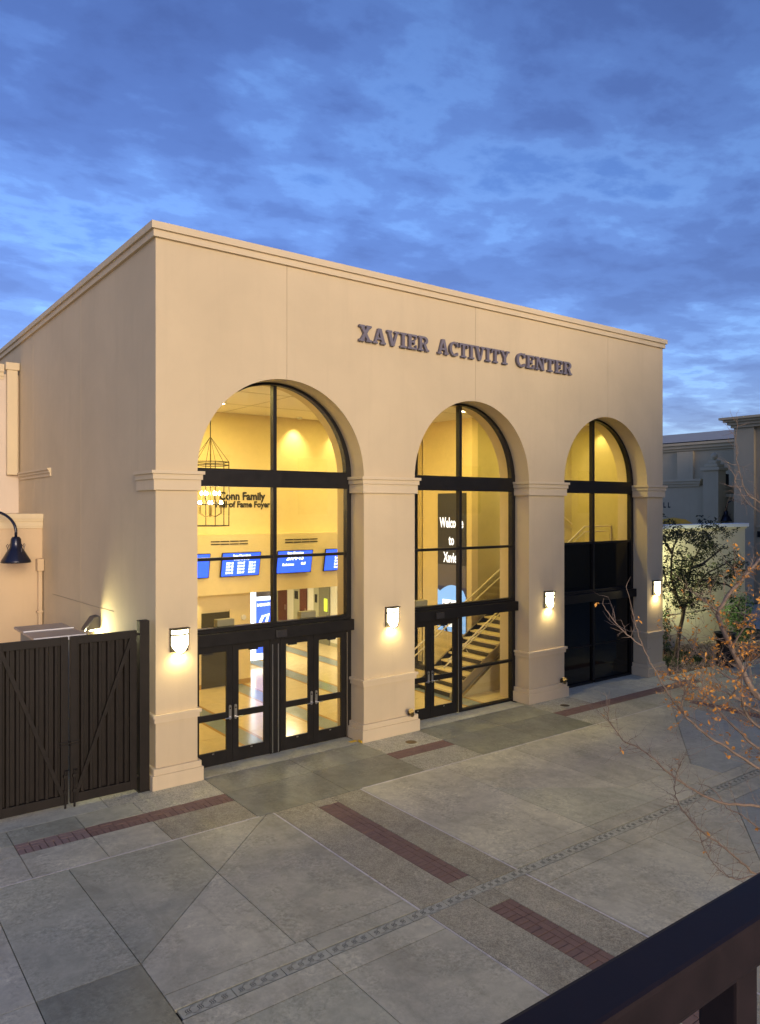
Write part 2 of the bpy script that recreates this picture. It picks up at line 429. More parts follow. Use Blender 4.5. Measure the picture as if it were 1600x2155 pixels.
# --- aggregate lanes with a brick strip down the middle
for x0, x1, bx0, bx1, yb0, yb1 in ((1.165, 2.855, 1.85, 2.235, -2.37, -5.51),):
    rect(x0, bx0, DY0, Y0, m_agg); rect(bx1, x1, DY0, Y0, m_agg)
    rect(bx0, bx1, yb0, Y0, m_agg); rect(bx0, bx1, DY0, yb1, m_agg)
    rect(x0, bx0, -16, DY1, m_agg); rect(bx1, x1, -16, DY1, m_agg); rect(bx0, bx1, -6.26, DY1, m_agg)
for x in (1.15, 2.87):
    for a, b_ in ((-3.9, Y0), (DY0, -3.9), (-9, DY1), (-16, -9)):
        rect(x - .015, x + .015, a, b_, m_pale, z=-.001, name='mortar_joint', gap=.001)
for a, b_ in ((-7.5, -2.0), (-2.0, .9), (2.9, 4.36), (4.36, 9.4), (9.4, 12.4)):
    MB().prism([(a, Y0 - .012), (b_, Y0 - .012), (b_, Y0 + .012), (a, Y0 + .012)], -.03, .0025).build('mortar_joint', m_pale, paving)
# right-hand lane
rect(12.4, 12.85, -16, Y0, m_agg); rect(13.24, 13.9, -16, Y0, m_agg)
rect(13.9, 18.0, -6, Y0, m_blue); rect(13.9, 18.0, -16, -6, m_blue); rect(18.0, 26, -16, -.6, m_blue)
rect(12.85, 13.24, -2.3, Y0, m_agg)

# --- brick strips, every paver an object
bl, bw = .195, .0965
bmesh_cache = {}
def brick(cx, cy, along_x, mat, jit):
    key = (along_x, mat.name)
    hx, hy = ((bl - .009) / 2, (bw - .009) / 2) if along_x else ((bw - .009) / 2, (bl - .009) / 2)
    if key not in bmesh_cache:
        b = MB().box(-hx, hx, -hy, hy, -.034, 0); o = b.build('brick', mat, paving, bevel=.0035); bmesh_cache[key] = o.data
    else:
        o = bpy.data.objects.new('brick', bmesh_cache[key]); link(o, paving)
    o.location = (cx, cy, random.uniform(-.004, .001)); o.rotation_euler = (random.uniform(-.006, .006), random.uniform(-.006, .006), random.uniform(-.012, .012))
def strip_x(x0, x1, y0, y1, mat):       # soldiers in the middle, edge course each side
    n = round((x1 - x0) / bw); sx = (x1 - x0) / n
    for i in range(n): brick(x0 + (i + .5) * sx, y0 + bl / 2 + (0 if (i // 1) % 2 else .0), False, mat, 0)
    n = round((x1 - x0) / bl); sx = (x1 - x0) / n
    for r_ in range(2):
        for i in range(n): brick(x0 + (i + .5) * sx - (0 if r_ else .0), y0 + bl + bw * (r_ + .5), True, mat, 0)
def strip_y(x0, x1, y0, y1, mat):
    n = round((y1 - y0) / bw); s_ = (y1 - y0) / n
    for i in range(n): brick(x0 + bl / 2, y0 + (i + .5) * s_, True, mat, 0)
    n = round((y1 - y0) / bl); s_ = (y1 - y0) / n
    for r_ in range(2):
        for i in range(n): brick(x0 + bl + bw * (r_ + .5), y0 + (i + .5) * s_, False, mat, 0)
strip_x(-2.44, -1.445, YB1, YB0, m_brickp); strip_x(-1.435, .875, YB1, YB0, m_brick)
strip_x(4.37, 5.87, YB1, YB0, m_brick); strip_x(9.39, 15.3, YB1, YB0, m_brick)
strip_y(1.85, 2.235, -5.51, -2.37, m_brick); strip_y(1.85, 2.235, -9.0, -6.26, m_brick)
strip_y(12.85, 13.24, -5.2, -2.3, m_brick)

# --- trench drain: each grate is a thing
m_grate = plain('cast iron grate', (.46, .45, .33), .65, 0, .3, .15, 30, .2)
m_relief = plain('grate relief', (.19, .18, .13), .7)
m_slot = plain('grate slot shadow', (.012, .011, .010), .9)
GL = .572
def make_grate(loc):
    t = bpy.data.objects.new('drain_grate', None); COL.objects.link(t); OFF[t] = Vector((0, 0, 0))
    x1 = GL - .006
    MB().box(.004, x1, -.076, .076, -.028, -.003).build('plate', m_grate, t, bevel=.003)
    for k in range(4):                       # rope pattern: three S slits, arcs flowing on
        xc = .085 + k * .128
        for j in range(3):
            pts = [(xc + (j - 1) * .021 + .058 * (q - .5) + .016 * math.sin(q * 2 * math.pi), -.044 + q * .088 + (j - 1) * .0, -.0035) for q in [i / 8 for i in range(9)]]
            MB().tube(pts, [.001, .0025, .0034, .0036, .0036, .0036, .0034, .0025, .001], 4).build('slit', m_slot, t)
            for sg in (-1, 1):
                arc = [(xc + sg * (.034 + .062 * q) + (j - 1) * .012, sg * (.048 + .010 * (j - 1) + .012 * math.sin(q * math.pi)), -.0035) for q in [i / 5 for i in range(6)]]
                if .02 < arc[0][0] < x1 - .02 and .02 < arc[-1][0] < x1 - .02: MB().tube(arc, .0022, 4).build('relief_line', m_relief, t)
    return t
g0 = make_grate(None); NG = 20
ordn = ['first', 'second', 'third', 'fourth', 'fifth', 'sixth', 'seventh', 'eighth', 'ninth', 'tenth', 'eleventh', 'twelfth', 'thirteenth', 'fourteenth', 'fifteenth', 'sixteenth', 'seventeenth', 'eighteenth', 'nineteenth', 'twentieth']
for i in range(NG):
    if i == 0: t = g0
    else:
        t = g0.copy(); COL.objects.link(t)
        for ch in list(g0.children):
            c_ = ch.copy(); COL.objects.link(c_); c_.parent = t
    t.location = (DX0 + i * GL, (DY0 + DY1) / 2, 0)
    tag(t, 'wave patterned metal drain grate, %s along the trench drain counted from the near left end' % ordn[i], 'drain grate', 'grates of the trench drain')

for (x, y), lb in (((5.23, -.62), 'round bronze ground cover set in paving before the second pillar'), ((10.13, -.64), 'round bronze ground cover set in paving before the third pillar')):
    t = thing('ground_cover_plate', (x, y, 0), lb, 'cover plate', 'round covers in the paving')
    MB().lathe([(.16, -.01), (.16, .003), (.15, .006), (.125, .006), (.125, .004)], (x, y, 0), 24).build('ring', m_grate, t)
    MB().lathe([(.12, -.01), (.12, .0045), (.0, .0045)], (x, y, 0), 24).build('plate', m_bronze, t)

# ================================================================== MAIN BUILDING
BL = thing('activity_building', (0, 0, 0), 'large cream stucco building with three tall arched glass entrances and a lettered front', 'building')
XR = 15.35; ZT = 9.62; SPR = 5.56; YF = .5; YI = 1.0; YBK = 18.0
OPEN = [(.77, 4.46), (5.84, 9.54), (10.89, 14.57)]
def bottom_profile(xa, xb):
    """list of (x, zlow) along the wall foot, arch heads included"""
    out = []
    x = xa
    for o0, o1 in OPEN:
        if o1 <= xa or o0 >= xb: continue
        r_ = (o1 - o0) / 2; cx = (o0 + o1) / 2
        if o0 > xa: out += [(max(xa, x), 0), (o0, 0)]
        n = 48
        xs = [cx + r_ * math.cos(math.pi * (1 - i / n)) for i in range(n + 1)]
        xs = [q for q in xs if xa + 1e-4 < q < xb - 1e-4]
        if o0 < xa < o1: xs = [xa] + xs
        else: xs = [o0] + [q for q in xs if q > o0 + 1e-6]
        if o0 < xb < o1: xs = xs + [xb]
        else: xs = [q for q in xs if q < o1 - 1e-6] + [o1]
        out += [(q, SPR + math.sqrt(max(0, r_ * r_ - (q - cx) ** 2))) for q in xs]
        x = o1
    if not out or x < xb: 
        if x < xb: out += [(max(x, xa), 0), (xb, 0)]
    return out
def wall_slice(xa, xb, y0, y1, ztop):
    pr = bottom_profile(xa, xb); m = MB()
    for (ax, az), (bx, bz) in zip(pr[:-1], pr[1:]):
        if abs(ax - bx) < 1e-6:
            m.face([(ax, y0, az), (ax, y1, az), (ax, y1, bz), (ax, y0, bz)]); continue
        m.face([(ax, y0, az), (bx, y0, bz), (bx, y0, ztop), (ax, y0, ztop)])
        m.face([(ax, y1, az), (ax, y1, ztop), (bx, y1, ztop), (bx, y1, bz)])
        m.face([(ax, y0, az), (ax, y1, az), (bx, y1, bz), (bx, y0, bz)])
    m.face([(xa, y0, ztop), (xb, y0, ztop), (xb, y1, ztop), (xa, y1, ztop)])
    (ax, az), (bx, bz) = pr[0], pr[-1]
    m.face([(ax, y0, az), (ax, y0, ztop), (ax, y1, ztop), (ax, y1, az)])
    m.face([(bx, y0, bz), (bx, y1, bz), (bx, y1, ztop), (bx, y0, ztop)])
    bm = bmesh.new(); me = bpy.data.meshes.new('tmp'); me.from_pydata([tuple(p) for p in m.v], [], m.f); bm.from_mesh(me)
    bmesh.ops.remove_doubles(bm, verts=bm.verts, dist=1e-5); bmesh.ops.recalc_face_normals(bm, faces=bm.faces)
    m.v = [v.co.copy() for v in bm.verts]; bm.verts.index_update(); m.f = [[v.index for v in f.verts] for f in bm.faces]; bm.free(); bpy.data.meshes.remove(me)
    return m
JX = [0.0, 2.615, 7.69, 12.73, XR]
for a, b_ in zip(JX[:-1], JX[1:]):
    wall_slice(a + (.0035 if a > 0 else 0), b_ - (.0035 if b_ < XR else 0), 0, .035, ZT).build('front_wall_panel', m_wall, BL)
wall_slice(0.0, XR, .035, YI, ZT).build('front_wall_core', m_wall, BL)
# side and rear walls with vertical joints on the left side
for a, b_ in ((YI, 4.6), (4.6, 9.2), (9.2, 13.8), (13.8, YBK)):
    MB().box(0, .35, a + (.006 if a > YI else 0), b_ - .006, 0, ZT).build('side_wall_panel', m_wall, BL)
MB().box(.35, .42, YI, YBK, 0, ZT).build('side_wall_core', m_wall, BL)
MB().box(XR - .35, XR, YI, YBK, 0, ZT).build('side_wall_panel', m_wall, BL)
MB().box(.42, XR - .35, YBK - .35, YBK, 0, ZT).build('rear_wall', m_wall, BL)
MB().box(.42, XR - .35, YI, YBK - .35, 9.0, 9.2).build('roof', m_galv, BL)
# cornice: lower and upper course
co = MB()
for z0, z1, p in ((ZT, ZT + .125, .055), (ZT + .125, ZT + .25, .10)):
    co.box(-p, XR + p, -p, .4, z0, z1); co.box(-p, .4, .4, YBK + p, z0, z1); co.box(XR - .4, XR + p, .4, YBK + p, z0, z1)
co.build('cornice', m_trim, BL)
# pillars: capital, belt and plinth courses wrap each pier
PIL = [(0, .77), (4.46, 5.84), (9.54, 10.89), (14.57, XR)]
def wrap(name, xa, xb, courses, left_end, right_end):
    m = MB()
    for z0, z1, p in courses:
        yl = .85 if left_end else .47
        m.box(xa - p, xb + p, -p, -.0005, z0, z1)
        m.box(xa - p, xa - .0005, -.0005, .85 if left_end else .47, z0, z1)
        m.box(xb + .0005, xb + p, -.0005, .85 if right_end else .47, z0, z1)
    return m.build(name, m_trim, BL, bevel=.004)
for i, (a, b_) in enumerate(PIL):
    le, re = i == 0, i == 3
    wrap('capital', a, b_, ((5.215, 5.405, .05), (5.4055, 5.50, .075), (5.5005, 5.56, .105)), le, re)
    wrap('belt_course', a, b_, ((1.145, 1.235, .03), (1.2355, 1.29, .06)), le, re)
    wrap('plinth', a, b_, ((.001, .25, .085), (.2505, .36, .055)), le, re)

# ---------------- slab-serif sign letters
T = .21; S = .13
def seg(a, b_, t):
    a = Vector(a); b_ = Vector(b_); d = (b_ - a).normalized(); n = Vector((-d.y, d.x)) * t / 2
    return [tuple(a - n), tuple(b_ - n), tuple(b_ + n), tuple(a + n)]
def rc(x0, y0, x1, y1): return [(x0, y0), (x1, y0), (x1, y1), (x0, y1)]
def diag(x0, y0, x1, y1, t):   # slanted stroke with level ends
    return [(x0 - t / 2, y0), (x0 + t / 2, y0), (x1 + t / 2, y1), (x1 - t / 2, y1)]
def arcq(cx, cy, rx, ry, a0, a1, t, n=9, ty=None):
    out = []; ty = ty or t
    for i in range(n):
        p, q = (R(a0 + (a1 - a0) * k / n) for k in (i, i + 1))
        out.append([(cx + rx * math.cos(p), cy + ry * math.sin(p)), (cx + rx * math.cos(q), cy + ry * math.sin(q)),
                    (cx + (rx - t) * math.cos(q), cy + (ry - ty) * math.sin(q)), (cx + (rx - t) * math.cos(p), cy + (ry - ty) * math.sin(p))])
    return out
GLY = {
 'X': (.98, [diag(.20, .04, .78, .96, T + .04), diag(.78, .04, .20, .96, T + .02), rc(0, 0, .42, S), rc(.56, 0, .98, S), rc(.02, 1 - S, .44, 1), rc(.54, 1 - S, .96, 1)]),
 'A': (1.0, [diag(.17, .04, .47, 1, T * .75), diag(.83, .04, .53, 1, T + .04), rc(.26, .28, .76, .40), rc(0, 0, .36, S), rc(.60, 0, 1.0, S)]),
 'V': (.98, [diag(.17, .96, .47, 0, T + .04), diag(.81, .96, .51, 0, T * .75), rc(0, 1 - S, .40, 1), rc(.60, 1 - S, .98, 1)]),
 'I': (.50, [rc(.14, 0, .36, 1), rc(0, 0, .5, S), rc(0, 1 - S, .5, 1)]),
 'E': (.80, [rc(.10, 0, .32, 1), rc(0, 0, .78, S), rc(0, 1 - S, .76, 1), rc(.3, .44, .56, .56), rc(.66, .03, .78, .30), rc(.64, .70, .76, .97), rc(.50, .34, .60, .66)]),
 'R': (.92, [rc(.10, 0, .32, 1), rc(0, 0, .43, S), rc(0, 1 - S, .5, 1), rc(.3, .44, .52, .56), diag(.76, .04, .50, .5, T), rc(.62, 0, .92, S)] + arcq(.48, .72, .34, .28, 90, -90, T, 10, .13)),
 'C': (.86, arcq(.47, .5, .47, .51, 48, 312, T, 18, .14) + [rc(.68, .66, .80, 1.0), rc(.70, .06, .80, .26)]),
 'T': (.86, [rc(.32, 0, .54, 1), rc(.18, 0, .68, S), rc(0, 1 - S, .86, 1), rc(0, .68, .11, .97), rc(.75, .68, .86, .97)]),
 'Y': (.96, [rc(.37, 0, .59, .5), rc(.22, 0, .74, S), diag(.48, .42, .18, .96, T), diag(.48, .42, .78, .96, T * .8), rc(0, 1 - S, .38, 1), rc(.60, 1 - S, .96, 1)]),
 'N': (1.0, [rc(.12, 0, .26, 1), rc(.74, 0, .88, 1), diag(.80, .0, .20, 1, T + .08), rc(0, 0, .40, S), rc(0, 1 - S, .32, 1), rc(.60, 1 - S, 1.0, 1)]),
}
def sign_word(word, x0, x1, z0, h, first=1.0):
    ws = [GLY[c][0] for c in word]; gap = .10
    tot = sum(ws) + gap * (len(word) - 1); k = (x1 - x0) / tot; x = x0
    for i, c in enumerate(word):
        hh = h * (first if i == 0 else 1); m = MB()
        for j, q in enumerate(GLY[c][1]):
            ar = sum(q[a][0] * q[(a + 1) % 4][1] - q[(a + 1) % 4][0] * q[a][1] for a in range(4))
            if ar < 0: q = q[::-1]
            m.prism([(x + a * k, z0 + b_ * hh) for a, b_ in q], -.075 - .0006 * j, -.012, lambda p, q_, h_: (p, h_, q_))
        m.build('sign_letter', m_letter, BL)
        x += (GLY[c][0] + gap) * k
sign_word('XAVIER', 4.29, 6.20, 8.375, .325, 1.05)
sign_word('ACTIVITY', 6.46, 8.77, 8.375, .325, 1.05)
sign_word('CENTER', 9.02, 11.12, 8.375, .325, 1.05)

# ---------------- glazing
YG0, YG1 = .46, .60     # frame depth
def frame_bar(x0, x1, z0, z1, par, y0=YG0, y1=YG1, name='frame_bar', mat=None):
    return MB().box(x0, x1, y0, y1, z0, z1).build(name, mat or m_frame, par, bevel=.004)
def pane(x0, x1, z0, z1, par, mat=None, y=.53, name='pane'):
    return MB().box(x0 + .003, x1 - .003, y - .005, y + .005, z0 + .003, z1 - .003).build(name, mat or m_glass, par)
def ringpart(cx, r0, r1, y0, y1, par, n=44):
    m = MB()
    for i in range(n):
        a, b_ = math.pi * i / n, math.pi * (i + 1) / n
        P = lambda r_, t, y: (cx + r_ * math.cos(t), y, SPR + .08 + (r_) * math.sin(t))
        for q in ([P(r0, a, y0), P(r1, a, y0), P(r1, b_, y0), P(r0, b_, y0)], [P(r0, a, y1), P(r0, b_, y1), P(r1, b_, y1), P(r1, a, y1)],
                  [P(r0, a, y0), P(r0, b_, y0), P(r0, b_, y1), P(r0, a, y1)], [P(r1, a, y0), P(r1, a, y1), P(r1, b_, y1), P(r1, b_, y0)]): m.face(q)
    return m.build('arch_frame', m_frame, par)
def halfmoon(cx, r_, sgn, par, gap):
    pts = [(cx + sgn * gap, SPR + .09)]
    n = 22; a0 = math.pi / 2 - math.asin(gap / r_)
    arc = [(cx + sgn * r_ * math.cos(a0 * i / n), SPR + .09 + r_ * math.sin(a0 * i / n)) for i in range(n + 1)]
    poly = pts + arc
    if sgn < 0: poly = poly[::-1]
    return MB().prism(poly, .525, .535, lambda p, q, h: (p, h, q)).build('pane', m_glass, par)
WINS = []
for wi, (o0, o1) in enumerate(OPEN):
    cx = (o0 + o1) / 2; r_ = (o1 - o0) / 2
    W_ = ringpart(cx, r_ - .13, r_ - .002, YG0 + .005, YG1, BL); W_.name = 'arched_window'; WINS.append(W_)
    a, b_ = o0 + .002, o1 - .002
    frame_bar(a, a + .11, .001, SPR + .2, W_); frame_bar(b_ - .11, b_, .001, SPR + .2, W_)
    frame_bar(a + .111, b_ - .111, 5.31, 5.62, W_, YG0 - .02)             # heavy transom at spring line
    frame_bar(a + .111, b_ - .111, 5.6205, 5.655, W_, YG0 + .01)
    mc = cx - (.03 if wi == 1 else .0)
    frame_bar(mc - .04, mc + .04, 5.656, SPR + r_ - .06, W_, YG0 + .01)   # upper mullion
    frame_bar(mc - .04, mc + .04, 2.62, 5.309, W_, YG0 + .01)          # lower mullion
    for sgn in (-1, 1): halfmoon(cx, r_ - .125, sgn, W_, .012)
    for p0, p1 in ((a + .105, mc - .035), (mc + .035, b_ - .105)):
        frame_bar(p0 + .006, p1 - .006, 3.895, 3.955, W_, YG0 + .02)
        pane(p0, p1, 3.95, 5.315, W_)
        if wi < 2: pane(p0, p1, 2.6, 3.90, W_)
        else:
            pane(p0, p1, 2.6, 3.90, W_, m_black, name='spandrel_pane'); pane(p0, p1, .06, 1.03, W_, m_black, name='spandrel_pane'); pane(p0, p1, 1.07, 2.31, W_, m_black, name='spandrel_pane')
            frame_bar(p0 + .006, p1 - .006, 1.03, 1.07, W_, YG0 + .03); frame_bar(p0 + .006, p1 - .006, .002, .06, W_)
    if wi == 2: frame_bar(cx - .045, cx + .045, .061, 2.299, W_, YG0 + .01)
    # header beam over the doors
    frame_bar(o0 + .115, o1 + .0, 2.30, 2.53, W_, YG0 - .11, YG1, 'header_beam')
    frame_bar(o0 + .115, o1 - .115, 2.5305, 2.575, W_, YG0 - .03, YG1); frame_bar(o0 + .115, o1 - .115, 2.5755, 2.62, W_, YG0, YG1)

def door_leaf(W_, x0, x1, handle_right):
    """one glazed leaf as a part of the building: stiles, rails, panes, lever handle"""
    y0, y1 = .475, .525; st = .125
    m = MB()
    m.box(x0, x0 + st, y0, y1, .012, 2.288); m.box(x1 - st, x1, y0, y1, .012, 2.288)
    m.box(x0 + st, x1 - st, y0 + .002, y1 - .002, .012, .265); m.box(x0 + st, x1 - st, y0 + .002, y1 - .002, .865, .985); m.box(x0 + st, x1 - st, y0 + .002, y1 - .002, 2.15, 2.288)
    D = m.build('entrance_door', m_frame, BL, bevel=.003)
    pane(x0 + st, x1 - st, .262, .868, D, y=.50); pane(x0 + st, x1 - st, .982, 2.153, D, y=.50)
    hx = x1 - .055 if handle_right else x0 + .055; s_ = -1 if handle_right else 1
    h = MB(); h.prism([(hx + .026 * math.cos(a), z_ + .026 * math.sin(a)) for z_, rng in ((.86, range(6, 13)), (1.09, range(0, 7))) for a in [math.pi * k / 6 for k in rng]], y0 - .016, y0 - .0005, lambda p, q, e: (p, e, q))
    h.tube([(hx, y0 - .016, .885), (hx, y0 - .06, .885), (hx + s_ * .02, y0 - .065, .885), (hx + s_ * .13, y0 - .062, .882)], .011, 8)
    h.lathe([(.019, -.012), (.019, 0)], (hx, y0 - .016, .885), 12, 'Y')
    h.build('lever_handle', m_chrome, D)
    MB().lathe([(.016, -.004), (.016, 0)], (hx, y0 - .0165, 1.055), 12, 'Y').build('lock_cylinder', m_frame, D)
    xc = (x0 + x1) / 2
    MB().box(xc - .02, xc + .02, y0 - .004, y0, .225, .245).build('maker_plate', m_chrome, D)
    MB().box(xc - .02, xc + .17 * s_ if s_ > 0 else xc + .02, y1, y1 + .05, 2.11, 2.17).build('door_closer', m_frame, D) if s_ > 0 else MB().box(xc - .17, xc + .02, y1, y1 + .05, 2.11, 2.17).build('door_closer', m_frame, D)
    return D
W1, W2, W3 = WINS
door_leaf(W1, .885, 1.690, True); door_leaf(W1, 1.696, 2.495, False)
door_leaf(W1, 2.745, 3.520, True); door_leaf(W1, 3.526, 4.335, False)
door_leaf(W2, 5.955, 6.695, True); door_leaf(W2, 6.701, 7.545, False)
frame_bar(2.505, 2.735, .002, 2.299, W1, YG0 + .01, YG1, 'door_post')
frame_bar(7.60, 7.70, .002, 2.299, W2, YG0, YG1, 'door_post')
for x in (2.545, 2.675): MB().box(x, x + .018, YG0 - .004, YG0 + .0095, .02, 2.18).build('steel_strip', m_chrome, BL)
for x in (4.338, 7.562): MB().box(x, x + .018, .452, .4595, .02, 2.25).build('steel_strip', m_chrome, BL)
frame_bar(7.701, 9.428, .002, .055, W2); frame_bar(7.701, 9.428, .985, 1.045, W2, YG0 + .02); 
pane(7.70, 9.43, .05, .99, W2); pane(7.70, 9.43, 1.04, 2.303, W2)
for x, par in ((2.55, W1), (6.74, W2)):
    MB().box(x, x + .24, .29, .3495, 2.335, 2.475).build('door_sensor', plain('sensor casing', (.03, .028, .028), .3), BL, bevel=.01)
for x in (1.45, 3.32, 6.40):
    MB().box(x, x + .36, .64, .80, 2.56, 2.74).build('door_operator', plain('operator casing', (.33, .30, .17), .6), BL, bevel=.01)

# ================================================================== WALL LIGHTS
def lamp(name, kind, loc, energy, col, parent, size=.1, rot=None, spot=None, blend=.5):
    ld = bpy.data.lights.new(name, kind); ld.energy = energy; ld.color = col
    if kind == 'AREA': ld.shape = 'DISK'; ld.size = size
    else: ld.shadow_soft_size = size
    if kind == 'SPOT': ld.spot_size = R(spot); ld.spot_blend = blend
    lo = bpy.data.objects.new(name, ld); COL.objects.link(lo)
    lo.parent = parent; lo.location = Vector(loc) - OFF.get(parent, Vector((0, 0, 0)))
    if rot is not None: lo.rotation_euler = Vector(rot).to_track_quat('-Z', 'Y').to_euler()
    return lo
WARM = (1, .80, .42)
sn = ['first pillar beside the gate', 'second pillar between the glass doors', 'third pillar between the middle and dark arches', 'fourth pillar at the far right corner']
for i, x in enumerate((.415, 5.185, 10.255, 14.985)):
    z1, z0 = 2.76, 2.31; hw = .165
    t = thing('wall_sconce', (x, -.0, 2.3), 'lit shield-shaped wall sconce on the ' + sn[i], 'wall lamp', 'shield sconces on the pillars')
    MB().box(x - hw, x + hw, -.035, -.001, 2.36, z1).build('back_plate', m_iron, t)
    MB().box(x - hw - .008, x + hw + .008, -.115, -.001, z1 + .0005, z1 + .018).build('top_cap', m_iron, t)
    # bowed shield: side view pieces
    def shield(sc_, yb, zt, zb):
        pts = [(-hw * sc_, zt), (-hw * sc_, zb + .16), (-hw * .72 * sc_, zb + .075), (-hw * .3 * sc_, zb + .015), (0, zb), (hw * .3 * sc_, zb + .015), (hw * .72 * sc_, zb + .075), (hw * sc_, zb + .16), (hw * sc_, zt)]
        return [(x + p, q) for p, q in pts]
    bow = lambda p: -.055 - .055 * (1 - ((p - x) / hw) ** 2)
    m = MB(); outer = shield(1, 0, 2.655, 2.315)
    n = 10
    def zlow(u):   # u in -1..1
        a = abs(u); pts = [(0, 2.315), (.3, 2.33), (.72, 2.39), (1, 2.475)]
        for (p, q), (r2, s2) in zip(pts[:-1], pts[1:]):
            if a <= r2: return q + (s2 - q) * (a - p) / (r2 - p)
        return 2.475
    for k in range(n):
        u0, u1 = -1 + 2 * k / n, -1 + 2 * (k + 1) / n
        xa, xb = x + u0 * hw * .97, x + u1 * hw * .97
        m.face([(xa, bow(xa), zlow(u0) + .012), (xb, bow(xb), zlow(u1) + .012), (xb, bow(xb), 2.645), (xa, bow(xa), 2.645)])
    m.build('shield_glass', m_shield, t, norm=False)
    b2 = MB()
    for k in range(n):
        u0, u1 = -1 + 2 * k / n, -1 + 2 * (k + 1) / n
        xa, xb = x + u0 * hw * .97, x + u1 * hw * .97
        b2.face([(xa, bow(xa), 2.675), (xb, bow(xb), 2.675), (xb, bow(xb), 2.745), (xa, bow(xa), 2.745)])
    b2.build('light_band', m_shield, t, norm=False)
    rim = MB()
    low = [(x + u * hw, bow(x + u * hw) - .004, zlow(u)) for u in [-1 + 2 * k / 12 for k in range(13)]]
    rim.tube([(x - hw, bow(x - hw) - .004, 2.745)] + low + [(x + hw, bow(x + hw) - .004, 2.745)], .011, 6)
    rim.tube([(x + u * hw, bow(x + u * hw) - .004, 2.66) for u in [-1 + 2 * k / 8 for k in range(9)]], .011, 6)
    rim.build('shield_rim', m_iron, t)
    cr = MB(); rnd = random.Random(5)
    for a_, z_, w_, h_ in ((.45, 2.60, .05, .012), (.62, 2.57, .02, .05), (.72, 2.52, .02, .05), (.40, 2.53, .025, .02), (.55, 2.49, .03, .012), (.62, 2.44, .05, .012), (.35, 2.44, .02, .02), (.45, 2.40, .045, .012), (.15, 2.37, .05, .025), (.02, 2.345, .05, .02), (.22, 2.56, .012, .03), (.3, 2.48, .014, .03)):
        xx = x + a_ * hw; yy = bow(xx) - .006
        cr.box(xx - w_ / 2, xx + w_ / 2, yy - .004, yy, z_ - h_ / 2, z_ + h_ / 2)
    tag(cr.build('crest', m_iron, t), kind='stuff')
    lamp('sconce_lamp', 'SPOT', (x, -.075, 2.36), 15, WARM, t, .05, (0, .10, -1), 150, .9)
    lamp('sconce_glow', 'POINT', (x, -.17, 2.36), 2.2, WARM, t, .05)

# wall pack floodlights on the two side walls
def wallpack(y, s, x, lb, e, col):
    t = thing('flood_lamp', (x, y, 2.4), lb, 'wall lamp', 'floodlights on the side walls')
    prof = [(0, 2.40), (.30, 2.36), (.27, 2.42), (.12, 2.63), (0, 2.65)]
    MB().prism([(x + s * a, b_) for a, b_ in prof], y - .16, y + .16, lambda p, q, h: (p, h, q)).build('housing', plain('grey lamp housing', (.05, .047, .05), .5, 0), t, bevel=.004)
    MB().box(min(x + s * .06, x + s * .2), max(x + s * .06, x + s * .2), y - .12, y + .12, 2.355, 2.37).build('lens', emit('flood lens', (1, .9, .5), 12), t)
    lamp('flood_light', 'SPOT', (x + s * .36, y - (.1 if s < 0 else 0), 2.36), e, col, t, .06, (.25 if s < 0 else 1, -.8 if s < 0 else .22, .03), 150 if s < 0 else 64, 1 if s < 0 else .8)
    lamp('flood_down', 'POINT', (x + s * .13, y, 2.28), 6, col, t, .05)
wallpack(3.35, -1, 0, 'boxy grey floodlight on the left side wall above the gate', 60, (1, .93, .52))
wallpack(1.5, 1, XR, 'boxy grey floodlight on the right side wall facing the garden wall', 1700, (.95, 1, .58))

# small adjustable uplights at pillar feet
for x, lb in ((5.60, 'small bronze uplight fixed to the foot of the second pillar'), (10.68, 'small bronze uplight fixed to the foot of the third pillar')):
    t = thing('bullet_uplight', (x, -.06, .40), lb, 'spotlight', 'bronze uplights at pillar feet')
    d = Vector((-.35, -.25, .55)).normalized(); p0 = Vector((x + .05, -.15, .39))
    MB().tube([p0 - d * .02, p0, p0 + d * .09, p0 + d * .10, p0 + d * .15], [.02, .045, .052, .058, .058], 12).build('lamp_head', m_bronze, t)
    MB().lathe([(.055, -.03), (.06, 0)], (x + .10, -.0005 - .0, .42), 14, 'Y').build('wall_canopy', m_bronze, t)
    MB().tube([(x + .10, -.03, .42), (x + .09, -.10, .40), tuple(p0)], .016, 8).build('knuckle', m_bronze, t)
tp = thing('yellow_tape', (4.43, -.05, 0), 'torn yellow tape stuck at the foot of the second pillar', 'tape')  # small flat yellow boxes at the pillar foot
MB().box(4.20, 4.40, .10, .20, .0015, .004).build('strip', plain('yellow tape', (.75, .5, .03), .6), tp)
MB().box(4.352, 4.374, -.06, .05, .002, .05).build('strip', bpy.data.materials['yellow tape'], tp)

# ================================================================== INTERIOR
def struct(name, mb, mat, **k): return tag(mb.build(name, mat, **k), kind='structure')
floor = bpy.data.objects.new('foyer_floor', None); COL.objects.link(floor); OFF[floor] = Vector((0, 0, 0)); tag(floor, kind='structure')
stripes = [(.40, .86), (2.36, 2.82), (4.32, 4.78), (6.26, 6.72), (8.20, 8.66)]
ys = [.62, 2.1, 3.45, 4.8, 6.15, 7.5, 8.85, 10.2, 11.55, 12.9, 14.25, 16.2]
xs = [.36]
for a, b_ in stripes:
    for ya, yb in zip(ys[:-1], ys[1:]):
        MB().box(a + .004, b_ - .004, ya + .004, yb - .004, -.03, -.001).build('floor_tile', m_tileb, floor)
        MB().box(a - .075, a, ya + .004, yb - .004, -.03, -.0012).build('floor_tile', m_tilet, floor)
        MB().box(b_, b_ + .075, ya + .004, yb - .004, -.03, -.0012).build('floor_tile', m_tilet, floor)
